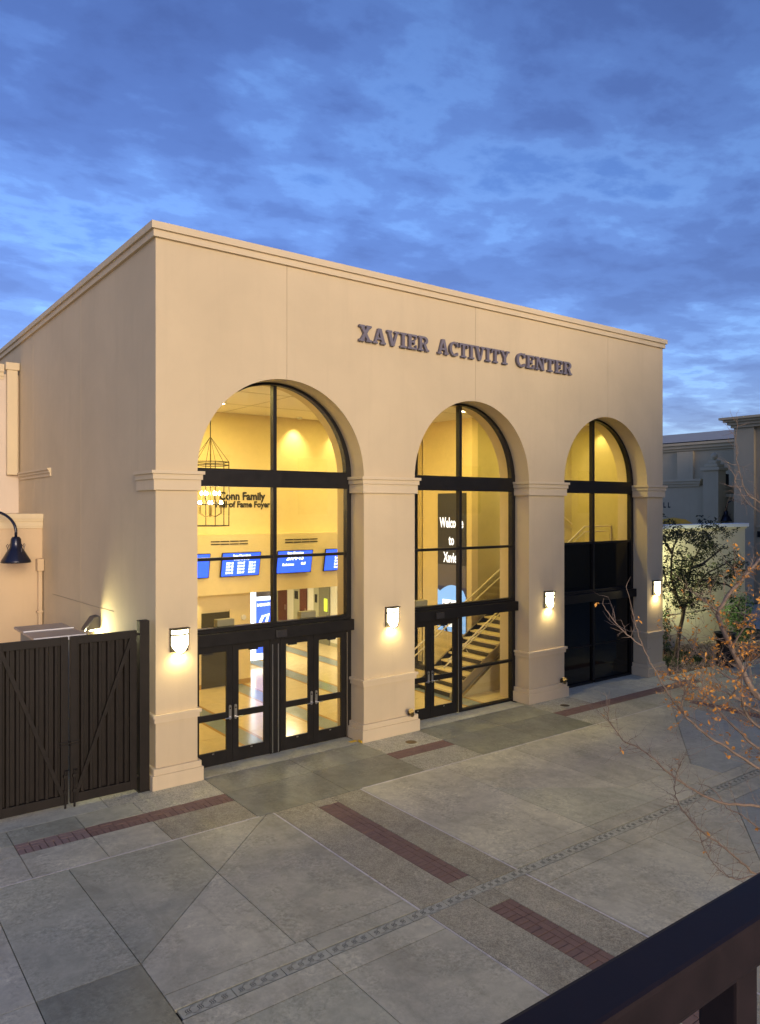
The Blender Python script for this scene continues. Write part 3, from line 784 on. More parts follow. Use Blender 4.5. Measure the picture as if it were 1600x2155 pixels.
edges = [(.86 + .077, 2.36 - .077), (2.82 + .077, 4.32 - .077), (4.78 + .077, 6.26 - .077), (6.72 + .077, 8.20 - .077), (8.66 + .077, 9.94), (9.94, 12.5), (12.5, 15.0)]
for a, b_ in edges:
    for ya, yb in zip(ys[:-1], ys[1:]):
        if a > 9.5 and ya > 3: continue
        MB().box(a, b_, ya + .004, yb - .004, -.03, -.001).build('floor_tile', m_tile, floor)
ZC = 7.52
struct('foyer_ceiling', MB().box(.42, 15.0, YI, 6.6, ZC, ZC + .12), m_ceil)
cc = MB()
for x in (4.2, 8.4): cc.box(x - .012, x + .012, YI, 6.6, ZC - .004, ZC)
for y in (2.6, 4.6): cc.box(.42, 15, y - .012, y + .012, ZC - .005, ZC)
struct('ceiling_joint', cc, plain('ceiling shadow joint', (.45, .38, .22), .8))
struct('foyer_wall_back', MB().box(.42, 5.06, 6.3, 6.55, 0, 2.56).box(.42, 10.5, 6.3, 6.55, 2.56, ZC).box(9.95, 10.5, 6.3, 6.55, 0, 2.56), m_int)
struct('foyer_soffit', MB().box(.42, 9.9, 5.9, 6.299, 2.57, 4.18), m_int)
struct('foyer_wall_lining', MB().box(.421, .45, YI, 6.299, 0, ZC), m_int)
struct('stair_wall_left', MB().box(10.5, 10.75, 3.06, 5.25, 0, ZC), m_int)
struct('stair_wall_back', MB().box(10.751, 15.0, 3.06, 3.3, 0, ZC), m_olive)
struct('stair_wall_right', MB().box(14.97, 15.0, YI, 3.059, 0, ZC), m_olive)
struct('foyer_wall_recess', MB().box(10.751, 13.5, 5.6, 5.8, 0, ZC), m_int)
# hall behind
struct('hall_ceiling', MB().box(.42, 10.2, 6.551, 16.4, 2.75, 2.85), m_ceil)
struct('hall_wall_end', MB().box(.42, 10.2, 16.2, 16.4, 0, 2.749), m_int)
m_hall = plain('pale hall paint', (.70, .66, .52), .7); m_sage = plain('sage panel', (.40, .38, .24), .6)
struct('hall_wall_right', MB().box(9.95, 10.2, 6.551, 16.2, 0, 2.749), m_hall)
struct('hall_wall_left', MB().box(.42, .6, 6.551, 16.2, 0, 2.749), m_hall)
tag(MB().box(9.935, 9.95, 6.6, 16.1, .0, .12).build('hall_skirting', m_sage), kind='structure')
for i, (ya, yb, mat, nm, lb) in enumerate(((12.75, 13.4, m_doorr, 'hall_door', 'maroon hall door seen through the left arch, left of two'), (11.25, 11.75, m_doorr, 'hall_door', 'maroon hall door seen through the left arch, right of two'),
        (13.4, 13.9, m_sage, 'wall_panel', 'sage wall panel left of both maroon hall doors'), (11.75, 12.2, m_sage, 'wall_panel', 'sage wall panel between the two maroon hall doors'), (10.4, 10.75, m_sage, 'wall_panel', 'sage wall panel right of both maroon hall doors'), (9.7, 10.38, plain('grey olive door', (.20, .19, .12), .5), 'hall_door', 'grey olive hall door with a yellow notice, right of the maroon doors'))):
    t = thing(nm, (9.95, ya, 0), lb, 'door' if 'door' in nm else 'panel', None)
    MB().box(9.90, 9.934 if False else 9.9345, ya, yb, .0, 2.45 if 'door' in nm else 2.74).build('leaf' if 'door' in nm else 'board', mat, t)
    if 'door' in nm:
        MB().box(9.885, 9.8995, ya + .06, ya + .10, .95, 1.15).build('handle', m_chrome, t)
    else: MB().box(9.885, 9.8995, ya + .1, yb - .1, 1.45, 1.75).build('room_sign', m_vent, t)
n_ = thing('door_notice', (9.88, 9.85, 1.2), 'small yellow green paper notice on the grey olive hall door', 'notice')
MB().box(9.884, 9.8995, 9.82, 10.02, 1.2, 1.65).build('sheet', emit('yellow green paper', (.55, .75, .05), .5), n_)  # plain sheet with emission added, not a light source
# display boards
for x0, x1, y, lb in ((5.90, 6.14, 8.3, 'narrow lit blue and white display strip in the hall'), (6.20, 6.95, 8.3, 'lit blue badminton display board in the hall')):
    t = thing('display_board', (x0, y, 0), lb, 'display board', 'lit display boards in the hall')
    MB().box(x0, x1, y, y + .12, .15, 2.7).build('cabinet', m_dispw, t)
    if x1 - x0 > .5:
        MB().box(x0 + .07, x1 - .04, y - .01, y - .0005, .35, 2.0).build('poster', m_dispb, t)
        MB().box(x0 + .07, x1 - .04, y - .01, y - .0005, 2.12, 2.68).build('dark_screen', plain('grey screen', (.12, .11, .14), .2), t)
        text_mesh('lettering', 'BADMINTON', .13, lambda a, b_: (x0 + .10 + a, y - .013, 1.82 + b_), m_screentx, t, .003, .75)
        f_ = MB(); f_.tube([(x0 + .15, y - .014, 1.2), (x0 + .3, y - .014, 1.5), (x0 + .5, y - .014, 1.55), (x0 + .42, y - .014, 1.3), (x0 + .6, y - .014, 1.15)], .045, 6)
        f_.tube([(x0 + .12, y - .014, 1.1), (x0 + .28, y - .014, .8), (x0 + .6, y - .014, .7)], .025, 6); f_.build('figure', m_dispw, t)
    else:
        b = MB()
        for k in range(9): b.tube([(x0 + .03 + .06 * (k % 3), y - .006, .4 + k * .25), (x0 + .15 - .04 * (k % 2), y - .006, .55 + k * .25)], .03, 6)
        b.build('blue_pattern', m_dispb, t)
# dark door left of the hall opening
t = thing('dark_door', (4.0, 6.3, 0), 'dark brown panel door in the foyer back wall behind the left arch', 'door')
MB().box(3.59, 4.40, 6.26, 6.2995, .02, 2.05).build('leaf', m_doord, t); MB().box(4.40, 4.47, 6.25, 6.2993, 0, 2.1).build('jamb', m_int, t)
struct('foyer_skirting', MB().box(2.4, 3.585, 6.285, 6.2994, 0, .13).box(4.475, 5.06, 6.285, 6.2994, 0, .13), m_tilet)
t = thing('wall_bell', (4.83, 6.3, 1.85), 'round white bell fitting on the foyer back wall beside the dark door', 'bell')
MB().lathe([(.07, -.05), (.075, 0)], (4.83, 6.2994, 1.85), 16, 'Y').build('dome', m_white, t)
# screens, tilted down from the soffit
def screen(x0, x1, lb, kind):
    t = thing('wall_screen', ((x0 + x1) / 2, 5.8, 3.05), lb, 'screen', 'blue screens in a row on the foyer soffit')
    tilt = .16
    P = lambda x, q, d: (x, 5.66 + q * -tilt * .5 - d + .10 * 0, 3.05 + q * .655)
    P = lambda x, q, d: (x, 5.82 - q * .13 - d, 3.05 + q * .655)
    m = MB(); m.v = []; 
    def slabq(x0, x1, q0, q1, d0, d1, nm, mat):
        b = MB()
        c_ = [P(x0, q0, d0), P(x1, q0, d0), P(x1, q1, d0), P(x0, q1, d0), P(x0, q0, d1), P(x1, q0, d1), P(x1, q1, d1), P(x0, q1, d1)]
        b.v = [Vector(p) for p in c_]; b.f = [[3, 2, 1, 0], [4, 5, 6, 7], [0, 1, 5, 4], [1, 2, 6, 5], [2, 3, 7, 6], [3, 0, 4, 7]]
        return b.build(nm, mat, t)
    slabq(x0, x1, 0, 1, 0, .04, 'casing', m_frame); slabq(x0 + .02, x1 - .02, .03, .97, .041, .044, 'picture', m_screen)
    MB().box((x0 + x1) / 2 - .1, (x0 + x1) / 2 + .1, 5.78, 5.899, 3.25, 3.45).build('bracket', m_frame, t)
    w_ = x1 - x0
    def tx(s_, u, q, size, al='LEFT', bold=.004): text_mesh('lettering', s_, size, lambda a, b_: P(x0 + w_ * u + a, q + b_ / .655, .049), m_screentx, t, bold, .85, al)
    if kind == 'list':
        tx('State Champions', .5, .82, .09, 'CENTER'); tx('- Swim & Dive -', .5, .68, .10, 'CENTER')
        for r_ in range(4):
            for c_, s_ in enumerate(('2001-02', '2006-07', '2010-11')): tx(s_, .12 + .29 * c_, .52 - .13 * r_, .075)
    elif kind == 'year':
        tx('State Champions', .5, .84, .09, 'CENTER'); tx('2014-15', .5, .58, .20, 'CENTER', .006); tx('Badminton', .16, .34, .10); tx('Golf', .68, .36, .10)
    else:
        for r_ in range(5): tx('Basketball' if r_ % 2 else 'Cross', .35 if kind == 'l' else .3, .70 - .14 * r_, .08)
screen(2.42, 3.57, 'blue screen farthest left on the foyer soffit, half hidden by the first pillar', 'l')
screen(3.90, 5.05, 'blue screen listing rows of years, left of the arch mullion', 'list')
screen(5.57, 6.72, 'blue screen reading 2014-15, right of the arch mullion', 'year')
screen(7.15, 8.30, 'blue screen farthest right on the foyer soffit, cut by the arch edge', 'r')
for x0, x1, lb in ((3.67, 4.78, 'pair of slot vents above the screen with rows of years'), (5.93, 7.03, 'pair of slot vents above the screen reading 2014-15')):
    t = thing('slot_vent', (x0, 5.9, 3.9), lb, 'vent', 'slot vents on the foyer soffit')
    for z_ in (3.91, 3.985):
        for k in range(4):
            a = x0 + (x1 - x0) * k / 4
            MB().box(a + .012, a + (x1 - x0) / 4 - .012, 5.885, 5.8995, z_, z_ + .028).build('slot', m_vent, t)
# wall lettering
t = thing('wall_lettering', (4.5, 6.3, 5.0), 'black raised foyer name lettering on the yellow back wall', 'lettering')
text_mesh('text_line', 'Conn Family', .30, lambda a, b_: (5.50 + a, 6.285, 5.13 + b_), m_letterdark, t, .012, .92, 'RIGHT')
text_mesh('text_line', 'Hall of Fame Foyer', .235, lambda a, b_: (5.66 + a, 6.285, 4.92 + b_), m_letterdark, t, .009, .92, 'RIGHT')
# chandelier
cx, cy_ = 2.37, 3.0
t = thing('chandelier', (cx, cy_, ZC), 'lantern cage chandelier with lit candle bulbs hanging behind the left arch', 'chandelier')
rr = .42; hexp = [(cx + rr * math.cos(R(60 * k + 20)), cy_ + rr * math.sin(R(60 * k + 20))) for k in range(6)]
cg = MB()
for k in range(6):
    a, b_ = hexp[k], hexp[(k + 1) % 6]
    cg.tube([(*a, 4.50), (*a, 5.93)], .011, 5)
    for z_ in (4.50, 4.98, 5.86, 5.93): cg.tube([(*a, z_), (*b_, z_)], .011, 5)
cg.build('cage', plain('dark iron', (.02, .017, .012), .5, .5), t)
rods = MB()
for a in hexp: rods.tube([(*a, 5.93), (cx, cy_, 6.50)], .006, 4)
rods.build('hanger_rods', bpy.data.materials['dark iron'], t)
MB().tube([(cx, cy_, 6.50), (cx, cy_, ZC)], .012, 5).build('chain', bpy.data.materials['dark iron'], t)
arm = MB(); arm.tube([(cx, cy_, 4.72), (cx, cy_, 6.5)], .014, 6)
cand = []
for k in range(6):
    a = R(60 * k); e = (cx + .27 * math.cos(a), cy_ + .27 * math.sin(a)); cand.append((*e, 4.98))
    arm.tube([(cx, cy_, 4.74), (cx + .12 * math.cos(a), cy_ + .12 * math.sin(a), 4.70), (*e, 4.78), (*e, 4.98)], .009, 5)
    a = R(60 * k + 30); e = (cx + .20 * math.cos(a), cy_ + .20 * math.sin(a)); cand.append((*e, 5.19))
    arm.tube([(cx, cy_, 5.05), (cx + .1 * math.cos(a), cy_ + .1 * math.sin(a), 5.02), (*e, 5.08), (*e, 5.19)], .009, 5)
arm.build('arms', m_bronze, t)
for x, y, z_ in cand: MB().lathe([(.012, 0), (.026, .03), (.02, .06), (.004, .085)], (x, y, z_), 8).build('bulb', m_bulb, t, smooth=True)
lamp('chandelier_light', 'POINT', (cx, cy_, 5.15), 16, (1, .78, .38), t, .2)
# banner on the stair wall
t = thing('welcome_banner', (10.49, 3.9, 1.2), 'tall dark to pale blue welcome banner on the wall behind the middle arch', 'banner')
bx = 10.47; ya, yb = 4.51, 3.27           # left (far) and right (near) edges
MB().box(bx, 10.4995, yb, ya, 3.2, 5.34).build('upper_field', m_banner, t); MB().box(bx, 10.4995, yb, ya, 2.55, 3.1995).build('middle_field', m_bannerg, t)
arcp = [(ya, 1.2), (yb, 1.2), (yb, 2.28)] + [(yb + (ya - yb) * k / 12, 2.28 + .32 * math.sin(math.pi * (k + 1.5) / 14)) for k in range(1, 12)] + [(ya, 2.45)]
MB().box(bx, 10.4995, yb, ya, 1.2, 2.5495).build('lower_field', m_bannerv, t)
MB().prism([(p, q) for p, q in arcp], bx - .004, bx - .0005, lambda p, q, h: (h, p, q)).build('arch_field', m_bannerb, t)
wl = lambda u, z_, d=.004: (lambda a, b_: (bx - d, ya - u - a, z_ + b_))
text_mesh('lettering', 'Welcome', .42, wl((ya - yb) / 2, 4.32), m_bannerw, t, .012, .62, 'CENTER')
text_mesh('lettering', 'to', .42, wl((ya - yb) / 2, 3.80), m_bannerw, t, .012, .62, 'CENTER')
text_mesh('lettering', 'Xavier', .42, wl((ya - yb) / 2, 3.28), m_bannerw, t, .012, .62, 'CENTER')
MB().box(bx - .010, bx - .005, 3.55, 4.28, 1.35, 2.15).build('crest_panel', m_bannerw, t)
ck = MB(); rnd = random.Random(3)
for k in range(5): ck.prism([(4.24 - .0 * k, 2.05 - .17 * k), (4.24, 1.95 - .17 * k), (4.06, 1.85 - .17 * k), (4.06, 1.95 - .17 * k)][::1], bx - .013, bx - .0105, lambda p, q, h: (h, p, q))
for k in range(4): ck.tube([(bx - .012, 3.92, 1.42 + .18 * k), (bx - .012, 3.98, 1.50 + .18 * k), (bx - .012, 3.90, 1.56 + .18 * k)], .018, 5)
for k in range(5): ck.tube([(bx - .012, 3.62 + .05 * (k % 2), 1.42 + .15 * k), (bx - .012, 3.76, 1.46 + .15 * k)], .028, 5)
tag(ck.build('crest', m_letterdark, t), kind='stuff')
# reception desk
t = thing('reception_desk', (9.3, 4.9, 0), 'olive reception counter behind the left edge of the middle arch', 'desk')
MB().box(8.95, 9.75, 4.75, 5.35, 1.02, 1.10).build('counter_top', m_tilet, t, bevel=.01)
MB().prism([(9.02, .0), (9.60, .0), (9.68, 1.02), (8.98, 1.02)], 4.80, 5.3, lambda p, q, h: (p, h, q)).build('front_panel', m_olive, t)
# ---------------- stair
ST = thing('staircase', (8.4, 2.2, 0), 'open staircase with pale treads, glass sides and steel handrails behind the middle arch', 'staircase')
NR, RUN, RISE = 19, .2795, .1745; SX0 = 8.38; YA, YB_ = 1.52, 2.98
for k in range(1, NR):
    x = SX0 + (k - 1) * RUN; z_ = k * RISE
    MB().box(x - .03, x + RUN + .012, YA + .06, YB_ - .06, z_ - .05, z_).build('tread', m_tread, ST, bevel=.006)
    MB().box(x + .03, x + .045, YA + .06, YB_ - .06, z_ - RISE + .001, z_ - .051).build('riser', m_riser, ST)
sl = RISE / RUN
for y in (YA, YB_):
    x0, x1 = SX0 - .12, SX0 + NR * RUN
    pts = [(x0, .0), (x0 + .22, .0), (x1, (x1 - SX0) * sl - .10), (x1, (x1 - SX0) * sl + .16), (x0, .12)]
    m_ = MB().prism(pts, y - .012, y + .012, lambda p, q, h: (p, h, q))
    m_.build('stringer', m_stair if y == YA else m_riser, ST)
    for dz in (.15, -.12):
        MB().prism([(x0 + .2, .2 * sl + dz - .04), (x1, (x1 - SX0) * sl + dz), (x1, (x1 - SX0) * sl + dz + .03), (x0 + .2, .2 * sl + dz - .01)], y - .045 if y == YA else y - .04, y - .0125, lambda p, q, h: (p, h, q)).build('stringer_flange', m_stair, ST) if dz > 0 or True else None
    yy = y + (.0)
    xr = 13.66
    gz = lambda x: (x - SX0) * sl
    for xa in [8.45 + k * 1.05 for k in range(5)]:
        xb = min(xa + 1.03, xr)
        MB().prism([(xa, gz(xa) + .20), (xb, gz(xb) + .20), (xb, gz(xb) + 1.02), (xa, gz(xa) + 1.02)], yy - .006, yy + .006, lambda p, q, h: (p, h, q)).build('glass_panel', m_glass, ST)
    MB().tube([(8.20, yy, gz(8.30) + 1.05), (xr, yy, gz(xr) + 1.05)] + ([(15.0, yy, gz(xr) + 1.05)] if y == YA else []), .024, 8).build('top_rail', m_srail, ST)
    MB().tube([(8.10, yy + (.07 if y == YA else -.07), gz(8.30) + .86), (xr + .1, yy + (.07 if y == YA else -.07), gz(xr) + .89)] + ([(14.9, yy + .07, gz(xr) + .89)] if y == YA else []), .019, 8).build('hand_rail', m_srail, ST)
    for xa in (8.9, 10.3, 11.7, 13.0):
        MB().tube([(xa, yy, gz(xa) + .80), (xa, yy + (.07 if y == YA else -.07), gz(xa) + .86)], .012, 6).build('rail_bracket', m_srail, ST)
zl = NR * RISE
MB().box(SX0 + NR * RUN, 14.96, YA - .0, 3.05, zl - .2, zl).build('landing', m_tread, ST)
MB().tube([(15.25 - .3, YA, zl + 1.0), (14.95, YA, zl)], .02, 6).build('rail_post', m_srail, ST)
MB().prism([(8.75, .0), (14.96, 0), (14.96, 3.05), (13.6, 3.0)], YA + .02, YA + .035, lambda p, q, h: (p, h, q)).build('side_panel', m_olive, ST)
t = thing('wall_handrail', (14.0, 3.0, 4.4), 'steel handrail sloping down the olive wall behind the dark arch', 'handrail')
MB().tube([(12.6, 2.98, 5.65), (15.3 - .4, 2.98, 4.38), (14.9, 2.98, 4.38)], .022, 8).build('rail', m_srail, t)
for x in (13.2, 14.2): MB().tube([(x, 2.98, 4.38 + (14.9 - x) * .552), (x, 3.059, 4.33 + (14.9 - x) * .552)], .013, 6).build('bracket', m_srail, t)
# ---------------- lamps inside
IW = (1, .79, .20)
cl_ = ['over the chandelier bay', 'behind the left arch near the back wall', 'between the left and middle arches', 'in the middle of the foyer', 'over the stair foot', 'over the stair landing']
for i, (x, y, e) in enumerate(((1.6, 2.0, 25), (3.3, 4.6, 27), (5.2, 2.4, 27), (7.2, 4.4, 29), (9.3, 2.0, 34), (12.9, 2.0, 32))):
    t = thing('ceiling_light', (x, y, ZC), 'round recessed ceiling light ' + cl_[i], 'ceiling light', 'recessed foyer ceiling lights')
    MB().lathe([(.20, -.015), (.20, 0)], (x, y, ZC - .0055), 20).build('trim_ring', m_white, t)
    MB().lathe([(.16, -.003), (.16, 0)], (x, y, ZC - .0208), 20).build('lens', m_lens, t)
    lamp('ceiling_lamp', 'AREA', (x, y, ZC - .03), e, IW, t, .5, (0, 0, -1))
for i, (x, y, e, lb) in enumerate(((6.45, 5.95, 60, 'wall washer lighting the back wall right of the mullion'), (7.95, 5.95, 44, 'wall washer lighting the back wall at the right of the left arch'), (14.62, 1.9, 26, 'wall washer lighting the olive wall behind the dark arch'), (3.0, 5.95, 16, 'wall washer lighting the back wall above the lettering'))):
    t = thing('wall_washer', (x, y, ZC), lb, 'ceiling light', 'wall washers on the foyer ceiling')
    MB().lathe([(.07, -.05), (.08, 0)], (x, y, ZC - .0055), 16).build('can', m_white, t)
    lamp('washer_lamp', 'SPOT', (x, y, ZC - .08), e, (1, .78, .34), t, .05, (.33, 0, -1) if x > 14 else (0, .30, -1), 80, .9)
for y in (8.2, 11.5):
    t = thing('hall_light', (7.4, y, 2.75), 'square hall ceiling light ' + ('near the display boards' if y < 9 else 'far down the hall'), 'ceiling light', 'hall ceiling lights')
    MB().box(7.1, 7.7, y - .3, y + .3, 2.735, 2.7495).build('diffuser', m_lens, t)
    lamp('hall_lamp', 'AREA', (7.4, y, 2.72), 36, (1, .86, .52), t, .6, (0, 0, -1))
t = thing('picture_light', (3.2, 6.2, 2.5), 'small downlight under the soffit left of the dark door', 'ceiling light')
MB().lathe([(.05, -.03), (.06, 0)], (3.25, 6.15, 2.5695), 12).build('can', m_white, t)
lamp('picture_lamp', 'SPOT', (3.25, 6.15, 2.52), 12, (1, .85, .45), t, .04, (0, .15, -1), 110, .9)

# ================================================================== LEFT SIDE
# gate post and the two ribbed leaves
t = thing('gate_post', (-.18, .1, 0), 'tall square dark brown gate post beside the first pillar', 'post')
MB().box(-.27, -.10, .02, .19, .001, 2.95).build('shaft', m_gate, t, bevel=.008)
MB().box(-.30, -.10 + .0, .0, .21, .0015, .012).build('foot_plate', m_gate, t)
MB().box(-.36, -.271, .08, .12, 2.70, 2.735).build('hinge_arm', m_gate, t)
MB().box(-.36, -.271, .08, .12, .25, .285).build('hinge_arm', m_gate, t)
def leaf(x0, x1, lb, brace_up_right):
    t = thing('gate_leaf', ((x0 + x1) / 2, .1, 0), lb, 'gate', 'leaves of the brown metal gate')
    z0, z1, fw = .06, 2.79, .115
    MB().box(x0, x0 + fw, .06, .14, z0, z1).build('stile', m_gate, t, bevel=.006); MB().box(x1 - fw, x1, .06, .14, z0, z1).build('stile', m_gate, t, bevel=.006)
    MB().box(x0 + fw, x1 - fw, .062, .138, z1 - .13, z1 - .001).build('rail', m_gate, t, bevel=.006); MB().box(x0 + fw, x1 - fw, .062, .138, z0, z0 + .15).build('rail', m_gate, t, bevel=.006)
    MB().box(x0 + fw, x1 - fw, .132, .1375, z0 + .15, z1 - .13).build('sheet', m_gate, t)
    n = 6; wdt = (x1 - x0 - 2 * fw) / n
    for k in range(n):
        a = x0 + fw + k * wdt
        MB().prism([(a + .04, .1315), (a + .058, .085), (a + wdt - .045, .085), (a + wdt - .027, .1315)], z0 + .151, z1 - .131).build('rib', m_gate, t)
    a, b_ = (x0 + fw - .02, x1 - fw + .02)
    if not brace_up_right: a, b_ = b_, a
    d = Vector((b_ - a, 0, z1 - z0 - .30)).normalized(); n_ = Vector((d.z, 0, -d.x)) * .03
    A_, B_ = Vector((a, 0, z0 + .16)), Vector((b_, 0, z1 - .14)); pr_ = [A_ - n_, A_ + n_, B_ + n_, B_ - n_]
    MB().prism([(p.x, p.z) for p in pr_], .055, .0845, lambda p, q, h: (p, h, q)).build('diagonal_brace', m_gate, t)
    xs_ = x0 + .055 if brace_up_right else x1 - .055
    MB().tube([(xs_, .035, .012), (xs_, .035, .62), (xs_ + .03, .01, .62)], .017, 8).build('drop_bolt', m_gate, t)
    for z_ in (.25, .5): MB().box(xs_ - .03, xs_ + .03, .015, .0595, z_, z_ + .05).build('bolt_keeper', m_gate, t)
    for z_ in (1.02, 1.07): MB().box(min(xs_, xs_ - .09), max(xs_, xs_ + .09), .045, .0595, z_, z_ + .014).build('latch_bar', m_frame, t)
leaf(-1.40, -.31, 'dark brown ribbed metal gate leaf with diagonal brace, next to the gate post', True)
leaf(-2.53, -1.435, 'dark brown ribbed metal gate leaf with diagonal brace, at the left frame edge', False)
# metal cabinet behind the gate
t = thing('equipment_cabinet', (-1.15, 2.6, 0), 'grey metal equipment cabinet with a flat seamed roof behind the gate', 'cabinet')
MB().box(-1.50, -.78, 1.84, 3.32, .02, 2.50).build('body', plain('grey green cabinet', (.20, .21, .19), .5), t, bevel=.01)
MB().box(-1.60, -.69, 1.73, 2.555, 2.505, 2.55).build('roof_sheet', m_galv, t, bevel=.006); MB().box(-1.60, -.69, 2.575, 3.42, 2.505, 2.55).build('roof_sheet', m_galv, t, bevel=.006)
MB().box(-1.60, -.69, 2.556, 2.574, 2.505, 2.57).build('seam', m_white, t)
MB().box(-1.601, -.689, 1.715, 1.7295, 2.47, 2.552).build('drip_edge', m_white, t)
# low wing
t = thing('low_wing', (-4, 11, 0), 'ochre one storey wing with moulded cornice left of the arched building', 'building')
MB().box(-14, -.001, 8.15, 10.98, 0, 4.38).build('wall', m_wing, t)
cw = MB()
for z0, z1, p in ((4.38, 4.43, .03), (4.43, 4.56, .045), (4.56, 4.62, .075), (4.62, 4.75, .10)): cw.box(-14.1, -.0012, 8.15 - p, 10.98, z0, z1)
cw.build('cornice', m_trim, t)
t = thing('tall_wing', (-4, 15, 0), 'tall pale stucco block rising behind the low wing at the left edge', 'building')
MB().box(-14, -.001, 11.0, 17.5, 0, 8.75).build('wall', stucco('pale stucco', (.62, .52, .41)), t)
cw = MB()
for z0, z1, p in ((8.60, 8.68, .03), (8.68, 8.80, .06), (8.80, 9.02, .11)): cw.box(-14.1, -.40, 11.0 - p, 17.5, z0, z1)
cw.build('cornice', m_trim, t)
MB().box(-.34, -.06, 10.80, 10.9995, 5.85, 9.06).build('pilaster', m_trim, t, bevel=.015); MB().box(-.38, -.02, 10.76, 10.9993, 8.86, 9.07).build('pilaster_cap', m_trim, t, bevel=.01)
t = thing('string_course', (0, 9, 5.8), 'short moulded ledge on the side wall where the tall wing meets it', 'ledge')
sc_ = MB()
for z0, z1, p in ((5.70, 5.79, .03), (5.79, 5.86, .06), (5.86, 5.91, .09)): sc_.box(-p, -.0005, 7.24, 10.75, z0, z1)
sc_.build('moulding', m_trim, t)
t = thing('rain_downpipe', (-.05, 8.0, 0), 'ochre rain head box and downpipe on the low wing corner', 'downpipe')
MB().box(-.17, -.012, 7.92, 8.149, 3.28, 3.59).build('rain_head', m_wing, t, bevel=.008)
MB().box(-.13, -.03, 8.0, 8.1, .05, 3.2795).build('pipe', m_wing, t, bevel=.02)
for z_ in (2.2, 1.0): MB().box(-.16, -.012, 7.985, 8.149, z_, z_ + .04).build('strap', m_wing, t)
t = thing('wall_cable', (0, 4.5, 2.8), 'thin dark cable running along the left side wall above the floodlight', 'cable')
MB().tube([(-.008, 7.06, 2.76), (-.008, 4.6, 2.80), (-.008, 2.29, 2.84)], .004, 5).build('cable', plain('tan cable', (.25, .20, .14), .7), t)
def gooseneck(p, wall, s, lb, down=1.0):
    """p: centre of shade mouth; wall: point on the wall"""
    p = Vector(p); wall = Vector(wall)
    t = thing('gooseneck_lamp', wall, lb, 'wall lamp', 'gooseneck wall lamps')
    prof = [(.0, .64), (.08, .635), (.115, .58), (.125, .46), (.145, .36), (.17, .33), (.335, .05), (.345, .0), (.335, .0), (.16, .30), (0, .32)]
    MB().lathe([(a * s, b_ * s) for a, b_ in prof], p, 28).build('shade', m_lamp, t, smooth=True)
    top = p + Vector((0, 0, .63 * s)); d = wall - top; d.z = 0
    path = [top]; n = 12; hgt = .60 * s; rad = d.length
    for k in range(0, n + 1):
        a = math.pi * .5 * k / n
        path.append(top + d.normalized() * (rad * .62 * (1 - math.cos(a))) + Vector((0, 0, .12 * s + hgt * math.sin(a) * .85)))
    path.append(Vector((wall.x, wall.y, path[-1].z)))
    MB().tube(path, .034 * s, 10).build('arm', m_lamp, t, smooth=True)
    for k in range(4):
        a = math.pi / 2 * k + .4; q = p + Vector((math.cos(a) * .22 * s, math.sin(a) * .22 * s, .26 * s)); u = Vector((math.cos(a), math.sin(a), 0)) * .03 * s
        MB().tube([q, q + Vector((0, 0, .09 * s)), q + u + Vector((0, 0, .17 * s)), q + Vector((0, 0, .20 * s)), q - u + Vector((0, 0, .15 * s)), q + Vector((0, 0, .09 * s))], .008 * s, 5).build('cage_loop', m_lamp, t)
    e = path[-1]; dn = d.normalized()
    MB().tube([e - dn * .02, e], .10 * s, 16).build('wall_plate', m_lamp, t)
    return t
gooseneck((-.80, 7.30, 3.56), (-1.55, 8.149, 4.7), 1.0, 'dark navy gooseneck lamp on the ochre low wing, left edge')

# ================================================================== RIGHT SIDE
t = thing('garden_wall', (20, 2.35, 0), 'pale stucco garden wall with a projecting cap behind the small green tree', 'wall')
MB().box(15.36, 24.4, 2.2, 2.5, 0, 1.06).build('lower_wall', m_gard, t); MB().box(15.36, 24.4, 2.225, 2.5, 1.0605, 1.16).build('groove_band', m_gard, t)
MB().box(15.36, 24.4, 2.2, 2.5, 1.1605, 4.10).build('upper_wall', m_gard, t)
MB().box(15.361, 24.46, 2.15, 2.55, 4.1005, 4.17).build('cap_moulding', m_gard, t, bevel=.01); MB().box(15.362, 24.52, 2.10, 2.60, 4.1705, 4.31).build('cap', m_white, t, bevel=.012)
# planting bed
tag(MB().prism([(15.37, -.2), (16.0, -.32), (18.2, -.35), (24.3, .6), (24.3, 2.19), (15.37, 2.19)], -.03, .015).build('planting_bed', plain('bed soil', (.11, .085, .06), .95, 0, .1, .3)), kind='structure')
gv = MB(); rnd = random.Random(11)
def stone(b, p, s):
    n = len(b.v); q = [Vector((rnd.uniform(.6, 1) * s * a, rnd.uniform(.6, 1) * s * c, rnd.uniform(.5, .8) * s * e)) for a, c, e in ((1, 0, 0), (-1, 0, 0), (0, 1, 0), (0, -1, 0), (0, 0, 1), (0, 0, -1))]
    b.v += [Vector(p) + v for v in q]
    b.f += [[n + i for i in f] for f in ((0, 2, 4), (2, 1, 4), (1, 3, 4), (3, 0, 4), (2, 0, 5), (1, 2, 5), (3, 1, 5), (0, 3, 5))]
for k in range(4500):
    x = rnd.uniform(15.5, 23.5); y = rnd.uniform(-.22, 2.15)
    if x > 18.2 and y < -.35 + (x - 18.2) * .155 + .05: continue
    stone(gv, (x, y, .018), rnd.uniform(.018, .04))
tag(gv.build('gravel', m_gravel, norm=False), 'brown gravel covering the planting bed', 'gravel', kind='stuff')

